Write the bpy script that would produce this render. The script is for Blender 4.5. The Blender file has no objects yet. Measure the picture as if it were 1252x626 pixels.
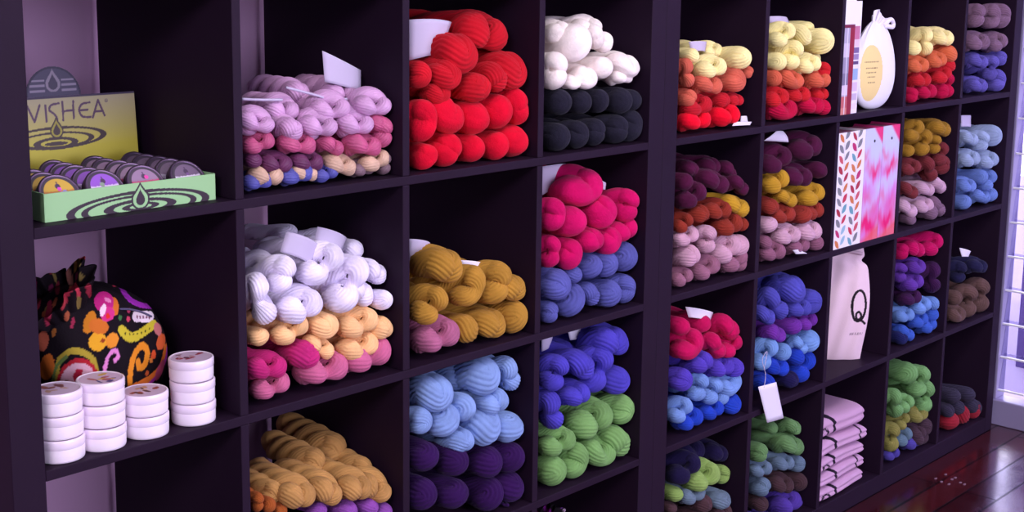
import bpy, bmesh, math, random
from mathutils import Vector, Matrix, noise
import numpy as np
random.seed(7)
SC = bpy.context.scene
COL = SC.collection
PI = math.pi

# ------------------------------------------------------------------ helpers
def lin(c):
    o = []
    for v in c[:3]:
        v = v / 255.0
        o.append(v / 12.92 if v <= .04045 else ((v + .055) / 1.055) ** 2.4)
    return tuple(o)

def link(name, me, mat=None, parent=None):
    o = bpy.data.objects.new(name, me)
    COL.objects.link(o)
    if mat is not None:
        me.materials.append(mat)
    if parent is not None:
        o.parent = parent
    return o

def tag(o, label=None, cat=None, group=None, kind=None):
    if label: o['label'] = label
    if cat: o['category'] = cat
    if group: o['group'] = group
    if kind: o['kind'] = kind
    return o

def empty(name, loc=(0, 0, 0), rz=0.0):
    o = bpy.data.objects.new(name, None)
    COL.objects.link(o)
    o.location = loc
    o.rotation_euler = (0, 0, rz)
    o.empty_display_size = .02
    return o

def bm_mesh(bm, name, smooth=False):
    me = bpy.data.meshes.new(name)
    bmesh.ops.recalc_face_normals(bm, faces=bm.faces[:])
    bm.to_mesh(me)
    bm.free()
    if smooth:
        me.polygons.foreach_set('use_smooth', [True] * len(me.polygons))
    return me

def box_bm(x0, x1, y0, y1, z0, z1, bev=0.0, seg=2, bm=None):
    own = bm is None
    b = bmesh.new()
    bmesh.ops.create_cube(b, size=1)
    for v in b.verts:
        v.co = Vector((x0 + (v.co.x + .5) * (x1 - x0), y0 + (v.co.y + .5) * (y1 - y0), z0 + (v.co.z + .5) * (z1 - z0)))
    if bev > 0:
        bmesh.ops.bevel(b, geom=b.edges[:], offset=bev, segments=seg, affect='EDGES', profile=.5)
    if own:
        return b
    me = bpy.data.meshes.new('t')
    b.to_mesh(me); b.free()
    bm.from_mesh(me)
    bpy.data.meshes.remove(me)
    return bm

def lathe_mesh(name, prof, n=48, cap=True):
    bm = bmesh.new()
    rings = []
    for r, z in prof:
        rings.append([bm.verts.new((r * math.cos(2 * PI * k / n), r * math.sin(2 * PI * k / n), z)) for k in range(n)])
    for a, b in zip(rings, rings[1:]):
        for k in range(n):
            bm.faces.new((a[k], a[(k + 1) % n], b[(k + 1) % n], b[k]))
    if cap:
        bm.faces.new(rings[0][::-1]); bm.faces.new(rings[-1])
    return bm_mesh(bm, name, True)

def tube_mesh(name, pts, rad, n=8, closed=False, cap=True):
    pts = [Vector(p) for p in pts]
    bm = bmesh.new()
    rings = []
    up = Vector((.123, .2, 1)).normalized()
    m = len(pts)
    for i, p in enumerate(pts):
        if closed:
            t = (pts[(i + 1) % m] - pts[i - 1]).normalized()
        else:
            t = (pts[min(i + 1, m - 1)] - pts[max(i - 1, 0)]).normalized()
        a = (up - t * up.dot(t)).normalized()
        b = t.cross(a)
        up = a
        r = rad[i] if isinstance(rad, (list, tuple)) else rad
        rings.append([bm.verts.new(p + r * (math.cos(2 * PI * k / n) * a + math.sin(2 * PI * k / n) * b)) for k in range(n)])
    pr = list(zip(rings, rings[1:])) + ([(rings[-1], rings[0])] if closed else [])
    for a, b in pr:
        for k in range(n):
            bm.faces.new((a[k], a[(k + 1) % n], b[(k + 1) % n], b[k]))
    if cap and not closed:
        bm.faces.new(rings[0][::-1]); bm.faces.new(rings[-1])
    return bm_mesh(bm, name, True)

def colour_attr(me, cols):
    at = me.color_attributes.new('Print', 'FLOAT_COLOR', 'POINT')
    flat = np.ones((len(me.vertices), 4), np.float32)
    flat[:, :3] = np.asarray(cols, np.float32)
    at.data.foreach_set('color', flat.ravel())

# --------------------------------------------------------------- materials
def mat_basic(name, rgb, rough=.6, spec=.5, metal=0.0, bump=0.0, bscale=200.0, coat=0.0, sheen=0.0, var=0.0, vscale=8.0, ior=None):
    m = bpy.data.materials.new(name)
    m.use_nodes = True
    nt = m.node_tree
    b = nt.nodes['Principled BSDF']
    b.inputs['Base Color'].default_value = (*lin(rgb), 1)
    b.inputs['Roughness'].default_value = rough
    b.inputs['Specular IOR Level'].default_value = spec
    b.inputs['Metallic'].default_value = metal
    b.inputs['Coat Weight'].default_value = coat
    b.inputs['Sheen Weight'].default_value = sheen
    tc = nt.nodes.new('ShaderNodeTexCoord')
    if var > 0:
        n = nt.nodes.new('ShaderNodeTexNoise'); n.inputs['Scale'].default_value = vscale; n.inputs['Detail'].default_value = 4
        nt.links.new(tc.outputs['Object'], n.inputs['Vector'])
        hsv = nt.nodes.new('ShaderNodeHueSaturation')
        hsv.inputs['Color'].default_value = (*lin(rgb), 1)
        mr = nt.nodes.new('ShaderNodeMapRange')
        mr.inputs[1].default_value = .3; mr.inputs[2].default_value = .7
        mr.inputs[3].default_value = 1 - var; mr.inputs[4].default_value = 1 + var
        nt.links.new(n.outputs['Fac'], mr.inputs[0])
        nt.links.new(mr.outputs[0], hsv.inputs['Value'])
        nt.links.new(hsv.outputs[0], b.inputs['Base Color'])
    if bump > 0:
        n2 = nt.nodes.new('ShaderNodeTexNoise'); n2.inputs['Scale'].default_value = bscale; n2.inputs['Detail'].default_value = 3
        nt.links.new(tc.outputs['Object'], n2.inputs['Vector'])
        bp = nt.nodes.new('ShaderNodeBump'); bp.inputs['Strength'].default_value = bump; bp.inputs['Distance'].default_value = .002
        nt.links.new(n2.outputs['Fac'], bp.inputs['Height'])
        nt.links.new(bp.outputs[0], b.inputs['Normal'])
    return m

def mat_print(name, rough=.6, spec=.4, coat=0.0, bump=0.0, bscale=300.):
    m = mat_basic(name, (200, 200, 200), rough, spec, coat=coat, bump=bump, bscale=bscale)
    nt = m.node_tree
    a = nt.nodes.new('ShaderNodeAttribute'); a.attribute_name = 'Print'
    nt.links.new(a.outputs['Color'], nt.nodes['Principled BSDF'].inputs['Base Color'])
    return m

def mat_yarn(name, rgb, style):
    """wool: tonal hand-dyed variation and a fine fuzzy surface"""
    m = bpy.data.materials.new(name)
    m.use_nodes = True
    nt = m.node_tree
    b = nt.nodes['Principled BSDF']
    c = lin(rgb)
    tc = nt.nodes.new('ShaderNodeTexCoord')
    n = nt.nodes.new('ShaderNodeTexNoise'); n.inputs['Scale'].default_value = .55; n.inputs['Detail'].default_value = 3
    oi = nt.nodes.new('ShaderNodeObjectInfo')
    add = nt.nodes.new('ShaderNodeVectorMath'); add.operation = 'ADD'
    sc = nt.nodes.new('ShaderNodeMath'); sc.operation = 'MULTIPLY'; sc.inputs[1].default_value = 37.0
    nt.links.new(oi.outputs['Random'], sc.inputs[0])
    nt.links.new(tc.outputs['Object'], add.inputs[0]); nt.links.new(sc.outputs[0], add.inputs[1])
    nt.links.new(add.outputs[0], n.inputs['Vector'])
    hsv = nt.nodes.new('ShaderNodeHueSaturation'); hsv.inputs['Color'].default_value = (*c, 1)
    mr = nt.nodes.new('ShaderNodeMapRange')
    mr.inputs[1].default_value = .3; mr.inputs[2].default_value = .7; mr.inputs[3].default_value = .8; mr.inputs[4].default_value = 1.15
    nt.links.new(n.outputs['Fac'], mr.inputs[0]); nt.links.new(mr.outputs[0], hsv.inputs['Value'])
    nt.links.new(hsv.outputs[0], b.inputs['Base Color'])
    b.inputs['Roughness'].default_value = .55 if style == 'silk' else .9
    b.inputs['Specular IOR Level'].default_value = .45 if style == 'silk' else .12
    b.inputs['Sheen Weight'].default_value = .25
    b.inputs['Sheen Roughness'].default_value = .5
    b.inputs['Sheen Tint'].default_value = (*[min(1, v * .7 + .25) for v in c], 1)
    f = nt.nodes.new('ShaderNodeTexNoise'); f.inputs['Scale'].default_value = 9.0; f.inputs['Detail'].default_value = 4
    nt.links.new(tc.outputs['Object'], f.inputs['Vector'])
    bp = nt.nodes.new('ShaderNodeBump'); bp.inputs['Strength'].default_value = .35 if style == 'soft' else .2; bp.inputs['Distance'].default_value = .004
    nt.links.new(f.outputs['Fac'], bp.inputs['Height']); nt.links.new(bp.outputs[0], b.inputs['Normal'])
    return m

# ------------------------------------------------------------------ camera
CAM = Vector((-.894, -1.7226, 1.4652))
YAW, PITCH, ROLL = .8236, -.1726, .0127
FPX, CX, CY, W, H = 1657.36, 626.0, 248.28, 1252, 626
_f = Vector((math.sin(YAW) * math.cos(PITCH), math.cos(YAW) * math.cos(PITCH), math.sin(PITCH)))
_r0 = Vector((math.cos(YAW), -math.sin(YAW), 0)); _u0 = _r0.cross(_f)
_r = math.cos(ROLL) * _r0 + math.sin(ROLL) * _u0
_u = -math.sin(ROLL) * _r0 + math.cos(ROLL) * _u0
cam = bpy.data.cameras.new('camera'); camo = bpy.data.objects.new('camera', cam); COL.objects.link(camo)
camo.matrix_world = Matrix(((_r.x, _u.x, -_f.x, CAM.x), (_r.y, _u.y, -_f.y, CAM.y), (_r.z, _u.z, -_f.z, CAM.z), (0, 0, 0, 1)))
cam.sensor_width = 36; cam.lens = FPX / W * 36; cam.shift_y = -(H / 2 - CY) / W; cam.clip_start = .01
SC.camera = camo

def ray(px, py):
    return (_r * ((px - CX) / FPX) - _u * ((py - CY) / FPX) + _f)
def at_y(px, py, Y):
    d = ray(px, py); return CAM + d * ((Y - CAM.y) / d.y)
def at_z(px, py, Z):
    d = ray(px, py); return CAM + d * ((Z - CAM.z) / d.z)
def at_x(px, py, X):
    d = ray(px, py); return CAM + d * ((X - CAM.x) / d.x)
def scale_at(p):
    return FPX / (Vector(p) - CAM).dot(_f)        # pixels per metre, facing

# -------------------------------------------------------------- room shell
IN, DIV, OUT, DEP = .335, .016, .05, .39
SHELF_Z = {'A': 1.103, 'B': .752, 'C': .401, 'D': .05}
CELL_X = {2: (.351, .686), 1: (0, .335), 3: (.702, 1.037), 4: (1.053, 1.388), 5: (1.488, 1.823), 6: (1.839, 2.174), 7: (2.19, 2.525), 8: (2.541, 2.876), 9: (2.892, 3.227)}

def floor_mat():
    m = bpy.data.materials.new('cherry_boards'); m.use_nodes = True
    nt = m.node_tree; b = nt.nodes['Principled BSDF']
    tc = nt.nodes.new('ShaderNodeTexCoord')
    br = nt.nodes.new('ShaderNodeTexBrick')
    br.inputs['Scale'].default_value = 1; br.inputs['Brick Width'].default_value = .9; br.inputs['Row Height'].default_value = .09
    br.inputs['Mortar Size'].default_value = .0038; br.inputs['Mortar Smooth'].default_value = .1
    br.offset = .37
    br.inputs['Color1'].default_value = (*lin((84, 22, 26)), 1); br.inputs['Color2'].default_value = (*lin((54, 13, 17)), 1)
    br.inputs['Mortar'].default_value = (*lin((16, 6, 9)), 1)
    nt.links.new(tc.outputs['Object'], br.inputs['Vector'])
    mp = nt.nodes.new('ShaderNodeMapping'); mp.inputs['Scale'].default_value = (2.5, 40, 1)
    nt.links.new(tc.outputs['Object'], mp.inputs['Vector'])
    gr = nt.nodes.new('ShaderNodeTexNoise'); gr.inputs['Scale'].default_value = 3; gr.inputs['Detail'].default_value = 6
    nt.links.new(mp.outputs[0], gr.inputs['Vector'])
    mix = nt.nodes.new('ShaderNodeMix'); mix.data_type = 'RGBA'; mix.blend_type = 'MULTIPLY'; mix.inputs[0].default_value = .5
    nt.links.new(br.outputs['Color'], mix.inputs[6]); nt.links.new(gr.outputs['Color'], mix.inputs[7])
    nt.links.new(mix.outputs[2], b.inputs['Base Color'])
    cw = nt.nodes.new('ShaderNodeMapRange'); cw.inputs[3].default_value = .75; cw.inputs[4].default_value = 0
    nt.links.new(br.outputs['Fac'], cw.inputs[0]); nt.links.new(cw.outputs[0], b.inputs['Coat Weight']); b.inputs['Coat Roughness'].default_value = .17
    sp = nt.nodes.new('ShaderNodeTexNoise'); sp.inputs['Scale'].default_value = 14; sp.inputs['Detail'].default_value = 5
    nt.links.new(tc.outputs['Object'], sp.inputs['Vector'])
    mr = nt.nodes.new('ShaderNodeMapRange'); mr.inputs[1].default_value = .3; mr.inputs[2].default_value = .7; mr.inputs[3].default_value = .1; mr.inputs[4].default_value = .28
    nt.links.new(sp.outputs['Fac'], mr.inputs[0]); nt.links.new(mr.outputs[0], b.inputs['Roughness'])
    h = nt.nodes.new('ShaderNodeMath'); h.operation = 'MULTIPLY_ADD'; h.inputs[1].default_value = -1.0
    nt.links.new(br.outputs['Fac'], h.inputs[0])
    s2 = nt.nodes.new('ShaderNodeMath'); s2.operation = 'MULTIPLY'; s2.inputs[1].default_value = .12
    nt.links.new(gr.outputs['Fac'], s2.inputs[0]); nt.links.new(s2.outputs[0], h.inputs[2])
    bp = nt.nodes.new('ShaderNodeBump'); bp.inputs['Strength'].default_value = .3; bp.inputs['Distance'].default_value = .003
    nt.links.new(h.outputs[0], bp.inputs['Height']); nt.links.new(bp.outputs[0], b.inputs['Normal'])
    return m

M_wall = mat_basic('lavender_grey_plaster', (196, 156, 190), .85, .2, bump=.15, bscale=60)
M_white = mat_basic('white_painted_wood', (150, 142, 176), .35, .5, var=.04)
M_ceil = mat_basic('ceiling_paint', (190, 182, 196), .9, .1)
M_black = mat_basic('black_brown_laminate', (34, 19, 38), .6, .14, bump=.04, bscale=150, var=.06, vscale=6)

tag(link('floor', bm_mesh(box_bm(-4, 3.33, -4.5, .42, -.05, 0), 'floor'), floor_mat()), kind='structure')
tag(link('wall_back', bm_mesh(box_bm(-4, 3.38, .42, .5, 0, 2.8), 'wall_back'), M_wall), kind='structure')
tag(link('wall_left', bm_mesh(box_bm(-4.08, -4, -4.5, .5, 0, 2.8), 'wall_left'), M_wall), kind='structure')
tag(link('ceiling', bm_mesh(box_bm(-4.08, 3.38, -4.5, .5, 2.8, 2.88), 'ceiling'), M_ceil), kind='structure')
# right-hand wall with a floor-length louvred window next to the shelving
WX0, WX1, WY0, WY1, WZ0, WZ1 = 3.33, 3.40, -2.4, .036, .085, 2.45
bm = bmesh.new()
box_bm(WX0, WX1, WY1, .42, 0, 2.8, bm=bm)
box_bm(WX0, WX1, -4.5, WY0, 0, 2.8, bm=bm)
box_bm(WX0, WX1, WY0, WY1, WZ1, 2.8, bm=bm)
tag(link('wall_right', bm_mesh(bm, 'wall_right'), M_wall), kind='structure')
tag(link('baseboard_right', bm_mesh(box_bm(WX0 - .004, WX1, WY0, WY1, 0, WZ0, .004), 'baseboard'), M_white), kind='structure')
win = tag(empty('window_1', (WX0, -1.2, 0)), kind='structure')
def wpart(name, bm, mat):
    me = bm_mesh(bm, name)
    me.transform(Matrix.Translation((-WX0, 1.2, 0)))
    return link(name, me, mat, win)
bm = bmesh.new()
box_bm(WX0 + .004, WX1, WY1 - .020, WY1, WZ0, WZ1, .003, bm=bm)
box_bm(WX0 + .004, WX1, WY0, WY0 + .03, WZ0, WZ1, .003, bm=bm)
box_bm(WX0 + .004, WX1, WY0, WY1, WZ1 - .03, WZ1, .003, bm=bm)
for k in (1, 2):
    yy = WY1 - k * .80
    box_bm(WX0 + .004, WX1, yy - .025, yy + .025, WZ0, WZ1, .003, bm=bm)
wpart('window_frame', bm, M_white)
glass = bpy.data.materials.new('louvre_glass'); glass.use_nodes = True
nt = glass.node_tree; nt.nodes.clear()
o_ = nt.nodes.new('ShaderNodeOutputMaterial'); mx = nt.nodes.new('ShaderNodeMixShader'); tr = nt.nodes.new('ShaderNodeBsdfTransparent'); gl = nt.nodes.new('ShaderNodeBsdfGlossy')
gl.inputs['Roughness'].default_value = .25; gl.inputs['Color'].default_value = (.9, .9, 1, 1); tr.inputs['Color'].default_value = (.86, .85, .93, 1); mx.inputs[0].default_value = .12
nt.links.new(tr.outputs[0], mx.inputs[1]); nt.links.new(gl.outputs[0], mx.inputs[2]); nt.links.new(mx.outputs[0], o_.inputs[0])
edge = mat_basic('louvre_edge', (250, 250, 255), .25, .6)
bm = bmesh.new(); bm2 = bmesh.new()
k = 0
z = WZ0 + .03
while z + .112 < WZ1:
    # each louvre: a thin tilted pane and its polished lower lip
    for b_, (xa, xb, za, zb, th) in ((bm, (WX0 + .020, WX0 + .045, z, z + .118, .004)), (bm2, (WX0 + .012, WX0 + .022, z - .003, z + .003, .0))):
        if b_ is bm:
            vs = [b_.verts.new((x, y, zz)) for (x, zz) in ((xa, za), (xa + th, za), (xb + th, zb), (xb, zb)) for y in (WY0 + .03, WY1 - .020)]
            for f in ((0, 1, 3, 2), (2, 3, 5, 4), (4, 5, 7, 6), (6, 7, 1, 0), (0, 2, 4, 6), (1, 7, 5, 3)):
                b_.faces.new([vs[i] for i in f])
        else:
            box_bm(xa, xb, WY0 + .03, WY1 - .020, za, zb, .001, bm=b_)
    z += .112
wpart('louvre_panes', bm, glass)
wpart('louvre_edges', bm2, edge)

# ---------------------------------------------------------- shelving units
def shelving(name, x0, ncol, nrow, label):
    root = empty(name, (x0, 0, 0))
    tag(root, label, 'shelving unit')
    w = 2 * OUT + ncol * IN + (ncol - 1) * DIV
    h = 2 * OUT + nrow * IN + (nrow - 1) * DIV
    P = lambda n, *b: link(n, bm_mesh(box_bm(*b, .0014), n), M_black, root)
    P('side_panel', 0, OUT, 0, DEP, 0, h); P('side_panel', w - OUT, w, 0, DEP, 0, h)
    P('bottom_panel', OUT, w - OUT, 0, DEP, 0, OUT); P('top_panel', OUT, w - OUT, 0, DEP, h - OUT, h)
    for r in range(1, nrow):
        z0 = OUT + r * IN + (r - 1) * DIV
        P('shelf', OUT, w - OUT, 0.0, DEP, z0, z0 + DIV)
    for r in range(nrow):
        z0 = OUT + r * (IN + DIV)
        for c in range(1, ncol):
            xx = OUT + c * IN + (c - 1) * DIV
            P('divider', xx, xx + DIV, 0.0005, DEP, z0, z0 + IN)
    return root
shelving('cube_shelving_unit', -OUT, 4, 4, 'black-brown cube shelving unit holding the display box, candles and paisley pouch')
shelving('cube_shelving_unit', 1.438, 5, 5, 'black-brown cube shelving unit beside the window, holding the canvas bag and patterned file boxes')

# ------------------------------------------------------------- skein meshes
def skein_mesh(name, q, notch, n_str, amp, seed, turns, dent, long=False):
    """twisted hank: two plies wound round each other, folded over in a U at both ends. unit = ply radius"""
    rnd = random.Random(seed)
    L, d = 8.6, q            # length, half separation of the two lobes in front
    pts, rad, fine = [], [], []
    def sep(y):
        f = min(1, max(0, (y - 1) / 3.0)); f = f * f * (3 - 2 * f)
        return d * (1 - f) + (.74 if long else min(d, .8)) * f
    def ang(y):
        return turns * 2 * PI * max(0, y - 1.4) / L
    def flat(y):             # lies flat under its neighbours behind the front lobes
        f = min(1, max(0, (y - 1) / 2.0)); return 1 - (.12 if long else .62) * f
    def slim(y):
        f = min(1, max(0, (y - 1.2) / 3.0)); return 1 - (.2 if long else .14) * f
    NB, NF = (130 if long else 100), 46
    ys = [1 + (L - 2) * (k / NB) ** 1.55 for k in range(NB + 1)]
    lobe = (rnd.uniform(.94, 1.1), rnd.uniform(.94, 1.1))
    def near(y, l): return (1 if y > 2.5 else 1 + (l - 1) * (2.5 - y) / 1.5) * slim(y)
    for y in reversed(ys):                      # ply A: back to front
        pts.append(Vector((-sep(y) * math.cos(ang(y)), y, -sep(y) * math.sin(ang(y)) * flat(y)))); rad.append(near(y, lobe[0])); fine.append(y < 6.5 or long)
    fwd = .5 * min(1, d + .3) * (1 - .75 * dent)
    for k in range(1, NF):                      # the fold in front
        t = PI * k / NF
        st = math.sin(t)
        pts.append(Vector((-d * math.cos(t), 1 - fwd * st - .3 * dent * math.sin(2 * t) ** 2, -notch * st ** 1.5)))
        r = lobe[0] * (1 - k / NF) + lobe[1] * k / NF
        rad.append(r * (1 - (.1 + .40 * dent) * st ** 4 * min(1, d * 1.2))); fine.append(True)
    for y in ys:
        pts.append(Vector((sep(y) * math.cos(ang(y)), y, sep(y) * math.sin(ang(y)) * flat(y)))); rad.append(near(y, lobe[1])); fine.append(y < 6.5 or long)
    a0 = ang(L - 1); s0 = sep(L - 1)
    for k in range(1, 12):                      # the fold at the back
        t = PI * k / 12
        pts.append(Vector((s0 * math.cos(t) * math.cos(a0), L - 1 + .6 * math.sin(t), s0 * math.cos(t) * math.sin(a0) * flat(L)))); rad.append(.86); fine.append(False)
    m = len(pts); NT = 84
    verts = np.zeros((m, NT, 3))
    up = Vector((0, 0, 1)); s = 0.0
    ph = [rnd.uniform(0, 6.28) for _ in range(6)]
    th = 2 * PI * np.arange(NT) / NT
    for i in range(m):
        t = (pts[(i + 1) % m] - pts[i - 1]).normalized()
        a = (up - t * up.dot(t)); a.normalize(); b = t.cross(a); up = a
        s += (pts[i] - pts[i - 1]).length if i else 0
        rib = np.abs(np.sin(n_str * (th + .8 * s + .12 * math.sin(1.7 * s + ph[3])) / 2)) ** .75
        am = amp if fine[i] else 0
        r = rad[i] * (.985 - am * 1.1 + am * 1.7 * rib + .035 * np.sin(2 * th + 1.3 * s + ph[0]) + .03 * np.sin(3 * th - .8 * s + ph[1]) + .02 * np.sin(th * 5 + 2.1 * s + ph[2]))
        A, B = np.array(a), np.array(b)
        verts[i] = np.array(pts[i]) + r[:, None] * (np.cos(th)[:, None] * A + np.sin(th)[:, None] * B)
    me = bpy.data.meshes.new(name)
    idx = np.arange(m * NT).reshape(m, NT)
    f = np.stack([idx, np.roll(idx, -1, 1), np.roll(np.roll(idx, -1, 1), -1, 0), np.roll(idx, -1, 0)], -1).reshape(-1, 4)
    me.from_pydata(verts.reshape(-1, 3).tolist(), [], f[:, ::-1].tolist())
    me.polygons.foreach_set('use_smooth', [True] * len(me.polygons))
    me.materials.append(None)
    me.update()
    return me

QS = (.18, .45, .75, 1.0, 1.3)
STYLE = {'rib': (18, .055), 'soft': (13, .012), 'silk': (18, .05), 'fuzz': (13, .02)}
MESHES = {}
VERTS = {}
def get_mesh(style, q, var):
    """var: 0 plain fold, 1 kidney, 2 heart with a dented middle"""
    qi = min(range(len(QS)), key=lambda i: abs(QS[i] - q))
    key = (style, qi, var)
    if key not in MESHES:
        n, amp = STYLE[style]
        notch = (.2, .7, .45, .6)[var] * min(1, QS[qi] * 1.3) * (.55 if style == 'soft' else 1)
        me = skein_mesh('yarn_skein', QS[qi], notch, n, amp, 11 * qi + var * 7 + len(style), (1.0, 1.5, 1.25, 2.3)[var], (0, .2, .5 if style == 'soft' else .95, .95)[var] * min(1, QS[qi] * 1.3), var == 3)
        MESHES[key] = me
        co = np.empty(len(me.vertices) * 3, np.float32); me.vertices.foreach_get('co', co)
        VERTS[me.name] = np.c_[co.reshape(-1, 3)[::3], np.ones(len(co.reshape(-1, 3)[::3]))]
    return MESHES[key], QS[qi]
MERGE_L, N_KEEP = .075, 312
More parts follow.
